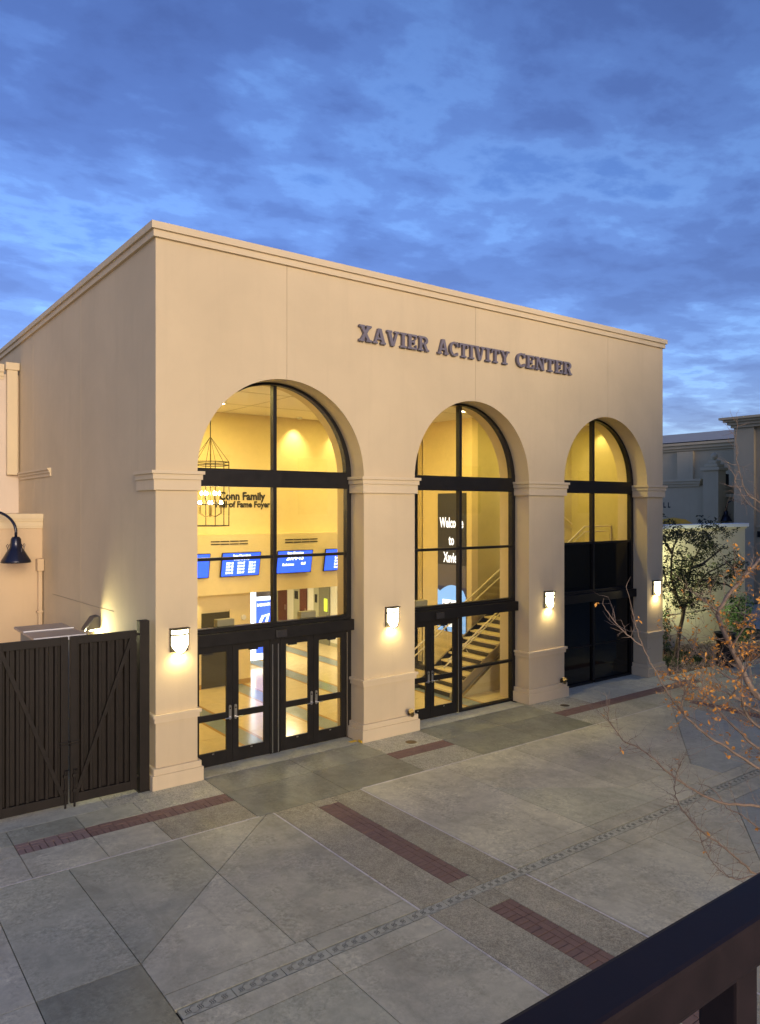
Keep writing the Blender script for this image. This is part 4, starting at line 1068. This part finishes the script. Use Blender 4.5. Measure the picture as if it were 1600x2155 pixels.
def leafcards(b, centre, rad, n, ls, r2, flat=1.0, squash=(1, 1, 1)):
    for _ in range(n):
        while True:
            q = Vector((r2.uniform(-1, 1), r2.uniform(-1, 1), r2.uniform(-1, 1)))
            if q.length <= 1: break
        p = Vector(centre) + Vector((q.x * squash[0], q.y * squash[1], q.z * squash[2])) * rad
        l = ls * r2.uniform(.6, 1.25); d = Vector((r2.gauss(0, 1), r2.gauss(0, 1), r2.gauss(-.3, .7))).normalized()
        s_ = d.cross(Vector((r2.gauss(0, 1), r2.gauss(0, 1), r2.gauss(0, 1)))).normalized() * l * .27
        u = d.cross(s_).normalized() * l * .08; m0 = p + d * l * .5
        k = len(b.v); b.v += [p, m0 + s_ + u, p + d * l, m0 - s_ + u]; b.f += [[k, k + 1, k + 2], [k, k + 2, k + 3]]
r2 = random.Random(21)
# small broadleaf tree
TR = thing('broadleaf_tree', (18.1, .95, 0), 'small dark green broadleaf tree with a leaning bare trunk before the garden wall', 'tree')
TY = .95
def tp_(u, v, y=TY): p = on_y(u, v, y); return p
tr = MB()
tpts = [tp_(1423, 1374) * 1 - Vector((0, 0, tp_(1423, 1374).z)), tp_(1424, 1374), tp_(1427, 1350), tp_(1431, 1325), tp_(1437, 1300), tp_(1439, 1283)]
tr.tube(tpts, [.10, .085, .07, .062, .06, .066], 9); tr.build('trunk', m_bark, TR, smooth=True)
limbs = [([(1439, 1285), (1447, 1262), (1462, 1235), (1490, 1205), (1530, 1185), (1556, 1170)], .4), ([(1439, 1285), (1425, 1255), (1413, 1215), (1413, 1180), (1418, 1150), (1435, 1120)], -.3),
         ([(1439, 1284), (1440, 1240), (1452, 1195), (1475, 1150), (1500, 1118)], .1), ([(1425, 1255), (1405, 1232), (1396, 1205)], .2), ([(1475, 1220), (1500, 1225), (1530, 1230), (1545, 1240)], -.2), ([(1452, 1195), (1475, 1190), (1500, 1170), (1525, 1150)], -.4), ([(1415, 1165), (1402, 1145), (1395, 1130)], .0)]
for pts, dy in limbs:
    m_ = MB(); n = len(pts); m_.tube([tp_(u, v, TY + dy * k / n + r2.uniform(-.05, .05)) for k, (u, v) in enumerate(pts)], [.045 * (1 - k / n) + .008 for k in range(n)], 6); m_.build('limb', m_bark, TR)
crown = MB()
clumps = [(1437, 1268, 30, 330), (1425, 1245, 30, 330), (1450, 1240, 30, 330), (1437, 1215, 34, 420), (1415, 1215, 22, 200), (1405, 1200, 16, 130), (1465, 1215, 32, 360), (1440, 1190, 30, 330), (1460, 1185, 26, 240), (1490, 1200, 30, 260), (1500, 1230, 26, 170), (1480, 1245, 26, 170), (1525, 1200, 30, 230), (1545, 1195, 24, 200), (1555, 1180, 20, 140), (1535, 1225, 24, 130), (1425, 1160, 18, 90), (1410, 1175, 16, 70),
          (1405, 1125, 18, 200), (1425, 1118, 22, 260), (1450, 1125, 22, 240), (1470, 1130, 20, 200), (1485, 1140, 20, 180), (1495, 1150, 20, 160), (1490, 1115, 18, 120), (1515, 1115, 20, 120), (1535, 1125, 16, 60), (1505, 1165, 20, 120), (1480, 1165, 20, 120), (1535, 1165, 22, 60), (1400, 1140, 14, 90), (1495, 1262, 14, 40), (1538, 1255, 10, 30), (1456, 1275, 16, 80), (1420, 1272, 14, 60), (1398, 1225, 12, 70)]
for u, v, rp, n in clumps:
    for _ in range(max(4, n // 12)):     # twig-sized tufts inside every clump
        c0 = tp_(u + r2.gauss(0, rp * .55), v + r2.gauss(0, rp * .42), TY + max(-.5, min(.42, r2.gauss(-.05, .26))))
        if c0.x < 15.6 or c0.y > 2.1: continue
        leafcards(crown, c0, r2.uniform(.08, .17), 18, .085, r2)
tag(crown.build('crown', m_leaf, TR, norm=False), kind='stuff')
# vine shrub at the building corner, bush behind the bin, ground cover
t = thing('corner_shrub', (15.9, 1.2, 0), 'slim leafy climbing shrub against the wall beside the fourth pillar', 'shrub')
s_ = MB(); s_.tube([on_y(1399, 1380, 1.6), on_y(1397, 1340, 1.6), on_y(1400, 1295, 1.6)], [.02, .015, .006], 5); s_.build('stem', m_bark, t)
b = MB()
for v in range(1292, 1372, 5): leafcards(b, on_y(1398 + r2.uniform(-3, 9), v, 1.6 + r2.uniform(-.1, .1)), .17, 26, .09, r2)
tag(b.build('foliage', m_cover, t, norm=False), kind='stuff')
b = MB()
for v in range(1294, 1308, 6): leafcards(b, on_y(1409 + r2.uniform(-4, 5), v, 1.5), .12, 10, .07, r2)
b.build('flowers', m_red, t, norm=False)
t = thing('round_bush', (21.5, .9, 0), 'dark leafy bush at the end of the bed behind the waste bin', 'bush')
st_ = MB(); st_.tube([(22.2, 1.4, 0), (22.2, 1.4, .8), (22.3, 1.3, 1.6)], [.05, .04, .02], 6); st_.build('stem', m_bark, t)
b = MB()
for _ in range(60): leafcards(b, (22.2 + r2.gauss(0, .38), 1.35 + r2.gauss(0, .22), max(.1, r2.gauss(.95, .55))), .22, 34, .10, r2)
tag(b.build('foliage', m_cover, t, norm=False), kind='stuff')
b = MB()
for _ in range(80):
    x = r2.uniform(15.7, 18.6); y = r2.uniform(.1, 1.5)
    leafcards(b, (x, y, .08), .16, 26, .07, r2, 1, (1, 1, .5))
tag(b.build('ground_cover', m_cover, norm=False), 'low green ground cover growing in the bed at the tree foot', 'ground cover', kind='stuff')
b = MB()
for _ in range(14): leafcards(b, (r2.uniform(16.3, 17.8), r2.uniform(1.2, 1.7), .16), .10, 12, .05, r2)
tag(b.build('red_flowers', m_red, norm=False), 'red bedding flowers among the ground cover', 'flowers', kind='stuff')
# litter bin
t = thing('waste_bin', (17.75, -.62, 0), 'black slatted outdoor waste bin with a flared rim at the bed edge', 'bin')
bc = Vector((17.75, -.62, 0)); m_bin = plain('black bin steel', (.018, .018, .02), .42, .3)
MB().lathe([(.20, .04), (.20, .92)], bc, 20).build('liner', m_vent, t); MB().lathe([(.25, .02), (.25, .07)], bc, 24).build('base_ring', m_bin, t)
b = MB(); b.lathe([(.255, .92), (.30, 1.0), (.33, 1.04), (.33, 1.06), (.22, 1.06), (.22, 1.0)], bc, 24); b.build('flared_rim', m_bin, t)
for k in range(26):
    a = 2 * math.pi * k / 26; d = Vector((math.cos(a), math.sin(a), 0)); s_ = Vector((-d.y, d.x, 0)) * .017
    b = MB(); p = bc + d * .25; q = bc + d * .262; zz_ = [(.05, 0), (.75, 0), (.93, .035)]
    ring = []
    for z_, o_ in zz_:
        for v_ in (p - s_, p + s_, q + s_, q - s_): ring.append(v_ + d * o_ + Vector((0, 0, z_)))
    b.v = ring
    for i in range(2):
        for k2 in range(4): b.f.append([i * 4 + k2, i * 4 + (k2 + 1) % 4, i * 4 + 4 + (k2 + 1) % 4, i * 4 + 4 + k2])
    b.f += [[3, 2, 1, 0], [8, 9, 10, 11]]
    b.build('slat', m_bin, t)

# ---------------- far buildings
def cornice_x(m, x, y0, y1, courses):      # face looking to -x
    for z0, z1, p in courses: m.box(x - p, x + .3, y0 - p, y1 + p, z0, z1)
t = thing('far_hall', (40, 25, 0), 'large taupe building with a long cornice far behind the garden wall', 'building')
MB().box(40, 58, 3, 60, 0, 8.7).build('wall', m_far, t)
c = MB(); cornice_x(c, 40, 3, 60, ((8.55, 8.70, .12), (8.70, 8.9, .25), (8.9, 9.05, .38))); c.build('cornice', m_fart, t)
MB().box(39.8, 39.9995, 13.5, 14.6, 0, 8.5).build('pilaster', m_fart, t); MB().box(39.8, 39.9995, 24, 25.1, 0, 8.5).build('pilaster', m_fart, t)
t = thing('hall_porch', (36, 20, 0), 'lower taupe block carrying black HALL lettering in front of the large far building', 'building')
MB().box(36, 39.7, 10.3, 40, 0, 6.2).build('wall', m_far, t)
c = MB(); cornice_x(c, 36, 10.9, 40, ((6.15, 6.3, .1), (6.3, 6.45, .2), (6.45, 6.58, .28))); c.build('cornice', m_fart, t)
for k, ch in enumerate('HALL'):
    ylet = 12.62 + (3 - k) * .30 + .24
    text_mesh('letter', ch, .42, lambda a, b_, y_=ylet: (35.99, y_ - a, 4.93 + b_), m_letterdark, t, .016, .8)
t = thing('finial_pier', (35.9, 9.9, 0), 'stucco pier topped by a stepped cap and ball finial', 'pier')
MB().box(35.5, 36.3, 9.45, 10.35, 0, 7.0).build('shaft', m_far, t)
MB().box(35.4, 36.4, 9.35, 10.45, 7.0, 7.18).build('cap', m_fart, t, bevel=.03); MB().box(35.52, 36.28, 9.5, 10.3, 7.181, 7.38).build('cap', m_fart, t, bevel=.05); MB().box(35.65, 36.15, 9.65, 10.15, 7.381, 7.58).build('cap', m_fart, t, bevel=.05)
MB().lathe([(.08, 0), (.10, .06), (.17, .16), (.19, .25), (.15, .36), (.05, .43)], (35.9, 9.9, 7.58), 16).build('ball', m_fart, t, smooth=True)
t = thing('porch_side', (36.5, 8.5, 0), 'lower stucco screen wall between the finial pier and the right tower', 'wall')
MB().box(36.5, 36.9, 6.5, 9.449, 0, 5.5).build('wall', m_far, t); MB().box(36.3, 37.0, 6.5, 9.448, 5.5, 5.68).build('coping', m_fart, t, bevel=.03)
t = thing('roof_vent', (38.2, 10.6, 5.7), 'narrow dark metal vent standing behind the screen wall', 'vent')
MB().box(38.0, 38.4, 10.4, 10.78, 5.0, 6.9).build('duct', m_gate, t)
gooseneck((36.05, 9.30, 4.16), (36.499, 8.65, 4.9), .95, 'dark gooseneck lamp on the far screen wall beside the right tower')
t = thing('right_tower', (36, 0, 0), 'tall taupe tower with a flared cornice at the right frame edge', 'building')
MB().box(34.2, 44, -30, 7.55, 0, 9.3).build('wall', m_tower, t)
MB().box(34.0, 34.1995, 6.7, 7.75, 0, 9.2).build('corner_pilaster', m_towert, t)
c = MB()
for z0, z1, p in ((9.1, 9.25, .12), (9.25, 9.4, .25), (9.4, 9.52, .40), (9.52, 9.64, .55)): c.box(34.0 - p, 44, -30, 7.75 + p, z0, z1)
c.build('cornice', m_towert, t)
MB().box(34.17, 34.1993, 3.2, 5.2, .0, 2.6).build('doorway', m_frame, t); MB().box(34.15, 34.1992, 6.2, 6.6, 3.4, 3.7).build('sign_box', m_frame, t)
MB().box(34.12, 34.1994, -12, 6.69, 3.9, 4.0).build('string_course', m_towert, t)
t = thing('far_metal_roof', (70, 30, 0), 'pale grey metal roof edge of a distant building above the far cornice', 'roof')
MB().box(60, 90, 5, 70, 0, 10.9).build('wall', plain('dark clerestory', (.05, .06, .08), .4), t)
MB().box(59.5, 90, 5, 70, 11.0, 11.75).build('roof_fascia', plain('pale blue grey metal', (.42, .44, .46), .4, .3), t)
for y in range(12, 40, 4): MB().box(59.55, 59.9995, y, y + .25, 10.3, 10.999).build('roof_strut', m_gate, t)
# patio umbrella behind the wall
t = thing('patio_umbrella', (30, 8.75, 0), 'yellow patio umbrella just showing above the garden wall', 'umbrella')
b = MB(); n = 8; apex = Vector((30, 8.75, 4.42))
rim_ = [Vector((30 + 1.45 * math.cos(2 * math.pi * (k + .5) / n), 8.75 + 1.45 * math.sin(2 * math.pi * (k + .5) / n), 3.80)) for k in range(n)]
mid_ = [Vector((30 + .55 * math.cos(2 * math.pi * (k + .5) / n), 8.75 + .55 * math.sin(2 * math.pi * (k + .5) / n), 4.33)) for k in range(n)]
for k in range(n):
    j = (k + 1) % n; b.face([apex, mid_[k], mid_[j]]); b.face([mid_[k], rim_[k], rim_[j], mid_[j]]); dz = Vector((0, 0, .18)); b.face([rim_[k], rim_[k] - dz, rim_[j] - dz, rim_[j]])
b.build('canopy', plain('yellow canvas', (.50, .30, .02), .8), t, norm=False)
MB().tube([(30, 8.75, 0), (30, 8.75, 4.4)], .03, 8).build('pole', m_frame, t); MB().lathe([(.3, .0), (.3, .06), (.06, .1)], (30, 8.75, -.05), 16).build('foot', m_frame, t)
# shrubs growing behind the wall
for i, (u, v) in enumerate(((1478, 1094), (1498, 1100), (1400, 1097))):
    t = thing('tall_shrub', at_depth(u, v, 36) * 1 - Vector((0, 0, at_depth(u, v, 36).z)), ('wispy shrub tip left of the finial pier above the garden wall', 'reddish wispy shrub tip under the finial pier above the garden wall', 'wispy shrub tip beside the yellow umbrella')[i], 'shrub', 'shrub tips behind the garden wall')
    c0 = at_depth(u, v, 36); b = MB()
    s_ = MB(); s_.tube([(c0.x, c0.y, 0), (c0.x, c0.y, c0.z)], [.04, .01], 5); s_.build('stem', m_bark, t)
    for _ in range(14): leafcards(b, c0 + Vector((r2.gauss(0, .22), r2.gauss(0, .22), r2.gauss(-.25, .3))), .12, 7, .16, r2)
    tag(b.build('foliage', m_leaf, t, norm=False), kind='stuff')

# ================================================================== NEAR TREE WITH ORANGE LEAVES
NT = thing('bare_tree', (3.9, -9.3, 0), 'nearly bare tree with thin tan branches and orange leaves at the right edge', 'tree')
r3 = random.Random(4)
trunk_pts = [at_depth(1725, 2010, 8.2), at_depth(1715, 1900, 8.2), at_depth(1700, 1760, 8.1), at_depth(1690, 1620, 8.0), at_depth(1665, 1500, 8.0)]
trunk_pts[0].z = 0
MB().tube(trunk_pts, [.13, .11, .10, .085, .07], 10).build('trunk', m_twig, NT, smooth=True)
# limbs: pixel guide points with their own depths -> 3-D polylines
LIMBS = [
 ([(1665, 1500), (1620, 1480), (1585, 1455), (1562, 1410), (1540, 1365), (1520, 1320), (1512, 1290), (1535, 1250), (1565, 1215), (1605, 1170), (1640, 1120)], 8.0, 8.6, .047, .018, 1),
 ([(1690, 1660), (1640, 1640), (1590, 1612), (1540, 1580), (1490, 1548), (1455, 1520), (1425, 1485), (1400, 1450), (1375, 1405), (1352, 1360), (1338, 1318), (1330, 1280), (1318, 1235)], 8.0, 7.4, .024, .003, .3),
 ([(1352, 1360), (1320, 1335), (1295, 1310), (1275, 1282), (1268, 1270)], 7.4, 7.3, .009, .003, .2),
 ([(1695, 1720), (1640, 1705), (1580, 1695), (1520, 1690), (1470, 1668), (1425, 1640), (1380, 1602), (1345, 1575), (1312, 1558), (1285, 1520), (1278, 1500)], 8.1, 7.2, .024, .004, .12),
 ([(1690, 1640), (1640, 1600), (1590, 1570), (1535, 1520), (1500, 1480), (1470, 1450), (1435, 1430), (1395, 1415)], 8.0, 8.6, .026, .005, 1),
 ([(1585, 1455), (1540, 1430), (1500, 1400), (1465, 1370), (1445, 1345), (1425, 1330)], 8.1, 8.9, .018, .004, 1),
 ([(1695, 1780), (1650, 1760), (1600, 1838), (1560, 1815), (1520, 1780), (1480, 1752), (1450, 1720), (1425, 1685), (1420, 1650), (1432, 1605)], 8.0, 7.0, .018, .004, .15),
 ([(1665, 1500), (1640, 1520), (1600, 1500), (1560, 1475), (1520, 1455), (1480, 1448), (1440, 1455)], 8.0, 7.6, .02, .004, 1),
 ([(1512, 1290), (1490, 1270), (1470, 1255), (1445, 1240)], 8.3, 8.6, .014, .004, .5),
 ([(1540, 1365), (1560, 1330), (1590, 1300), (1620, 1280)], 8.2, 7.8, .016, .005, 1),
 ([(1700, 1760), (1660, 1790), (1600, 1745), (1560, 1715), (1530, 1700), (1500, 1660), (1470, 1650)], 8.1, 8.6, .016, .004, .3),
 ([(1690, 1620), (1650, 1560), (1610, 1540), (1570, 1500), (1560, 1440), (1575, 1400), (1590, 1380)], 8.0, 7.4, .02, .005, 1),
 ([(1640, 1120), (1600, 1060), (1570, 1035), (1553, 980), (1549, 930), (1552, 890)], 8.6, 8.2, .010, .003, 0),
 ([(1640, 1120), (1610, 1085), (1575, 1060), (1550, 1020), (1546, 1000)], 8.6, 8.8, .008, .003, 0),
 ([(1600, 1838), (1550, 1850), (1520, 1835), (1490, 1800), (1478, 1770), (1520, 1780)], 7.4, 7.2, .008, .003, .1),
 ([(1455, 1520), (1440, 1500), (1437, 1470), (1450, 1440)], 7.8, 7.5, .008, .003, .6),
]
tw = MB(); lf = MB(); nleaf = 0
def add_leaf(p):
    l = r3.uniform(.018, .055); d = Vector((r3.gauss(0, 1), r3.gauss(0, 1), r3.gauss(-.5, .8))).normalized()
    s_ = d.cross(Vector((r3.gauss(0, 1), r3.gauss(0, 1), r3.gauss(0, 1)))).normalized() * l * .28; u = d.cross(s_).normalized() * l * .12
    k = len(lf.v); m0 = p + d * l * .55; lf.v += [p, m0 + s_ + u, p + d * l, m0 - s_ + u]; lf.f += [[k, k + 1, k + 2], [k, k + 2, k + 3]]
def twig(p, d, ln, r0, depth, leafy):
    n = 4; pts = [p]; cur = d.normalized()
    for k in range(n):
        cur = (cur + Vector((r3.gauss(0, .16), r3.gauss(0, .16), r3.gauss(.03, .16)))).normalized()
        pts.append(pts[-1] + cur * ln / n)
    tw.tube(pts, [r0 * (1 - .75 * k / n) for k in range(n + 1)], 4, False)
    for k in range(1, n + 1):
        if r3.random() < leafy * .06:
            for _ in range(r3.choice((1, 1, 2, 3))): add_leaf(pts[k])
        if depth > 0:
            for _ in range(r3.choice((0, 1, 1, 2))):
                side = Vector((r3.gauss(0, 1), r3.gauss(0, 1), r3.gauss(.15, 1))).normalized()
                twig(pts[k], cur * .9 + side * .8, ln * r3.uniform(.3, .6), max(.0014, r0 * .55), depth - 1, leafy)
for pts, d0, d1, ra, rb, leafy in LIMBS:
    n = len(pts); P3 = [at_depth(u, v, d0 + (d1 - d0) * k / (n - 1)) for k, (u, v) in enumerate(pts)]
    # smooth with catmull-rom
    sm = []
    for i in range(n - 1):
        a, b_, c, d = P3[max(i - 1, 0)], P3[i], P3[i + 1], P3[min(i + 2, n - 1)]
        for q in range(4):
            s_ = q / 4; sm.append(.5 * ((2 * b_) + (c - a) * s_ + (2 * a - 5 * b_ + 4 * c - d) * s_ ** 2 + (3 * b_ - a - 3 * c + d) * s_ ** 3) + Vector((r3.gauss(0, .004), r3.gauss(0, .004), r3.gauss(0, .004))))
    sm.append(P3[-1]); m_ = len(sm)
    MB().tube(sm, [.82 * (ra + (rb - ra) * (k / (m_ - 1)) ** .8) for k in range(m_)], 7).build('limb', m_twig, NT, smooth=True)
    for k in range(3, m_):
        f_ = k / (m_ - 1)
        sparse = leafy in (.3, .2) and f_ > .5
        for _ in range((r3.choice((0, 0, 1)) if sparse else r3.choice((1, 1, 2, 2))) if f_ > .12 else 0):
            dirv = (sm[k] - sm[k - 1]).normalized(); side = Vector((r3.gauss(0, 1), r3.gauss(0, 1), r3.gauss(.2, 1))).normalized()
            big = leafy > .5
            ln = r3.uniform(.12, .42) if big else r3.uniform(.06, .34)
            twig(sm[k], dirv * .7 + side, ln * (.45 if sparse else 1), .0042 if big else .003, 0 if sparse else 2 if big and r3.random() < .75 else (1 if r3.random() < .6 else 0), leafy)
tag(tw.build('twigs', m_twig, NT, norm=False), kind='stuff'); tag(lf.build('leaves', m_leafo, NT, norm=False), kind='stuff')

# ================================================================== BALCONY RAIL IN THE FOREGROUND
ry0, ry1 = CAM.y + .4566, CAM.y + .518; zr = 4.40
t = thing('balcony_railing', (CAM.x + .9, (ry0 + ry1) / 2, 3.3), 'dark maroon square steel balcony railing crossing the lower right corner', 'railing')
MB().box(CAM.x - 4, CAM.x + 6, ry0, ry1, zr - .0586, zr).build('top_rail', m_rail, t, bevel=.006)
for k in range(-2, 4):
    xp = CAM.x + .902 + k * 1.5
    MB().box(xp - .025, xp + .025, ry0 + .006, ry1 - .006, 3.30, zr - .059).build('post', m_rail, t, bevel=.004)
MB().box(CAM.x - 4, CAM.x + 6, ry0 + .012, ry1 - .012, 3.40, 3.44).build('bottom_rail', m_rail, t)
tag(MB().box(CAM.x - 4, CAM.x + 6, CAM.y - 2.5, CAM.y + .62, 3.05, 3.30).build('balcony_floor', m_conc), kind='structure')
# unseen building behind the viewer, added and sized to shade facade and plaza rightward
t = thing('walkway_building', (12, -22, 0), 'cream stucco building behind the viewer that carries the elevated walkway', 'building')
BX0, BX1, BZ0, BZ1 = 5.0, 10.5, 8.8, 12.8
BY = CAM.y - 3.2
MB().box(BX0, BX1, -34, BY, 0, BZ0).build('wall', m_wall, t); MB().box(BX1 + .001, 60, -34, BY, 0, BZ1).build('wall', m_wall, t)
MB().box(BX0 - .2, BX1, -34.2, BY + .2, BZ0 + .001, BZ0 + .3).build('cornice', m_trim, t); MB().box(BX1 - .2, 60.2, -34.2, BY + .2, BZ1 + .001, BZ1 + .3).build('cornice', m_trim, t)
for x_ in range(8, 40, 5): MB().box(x_, x_ + 1.6, BY + .001, BY + .05, 4.6, 7.2).build('window', m_black, t)
for x_ in (-8.2, -2.2, 1.0): MB().box(x_, x_ + .3, CAM.y - 1.2, CAM.y - .9, -.03, 3.05).build('walkway_column', m_trim, t)
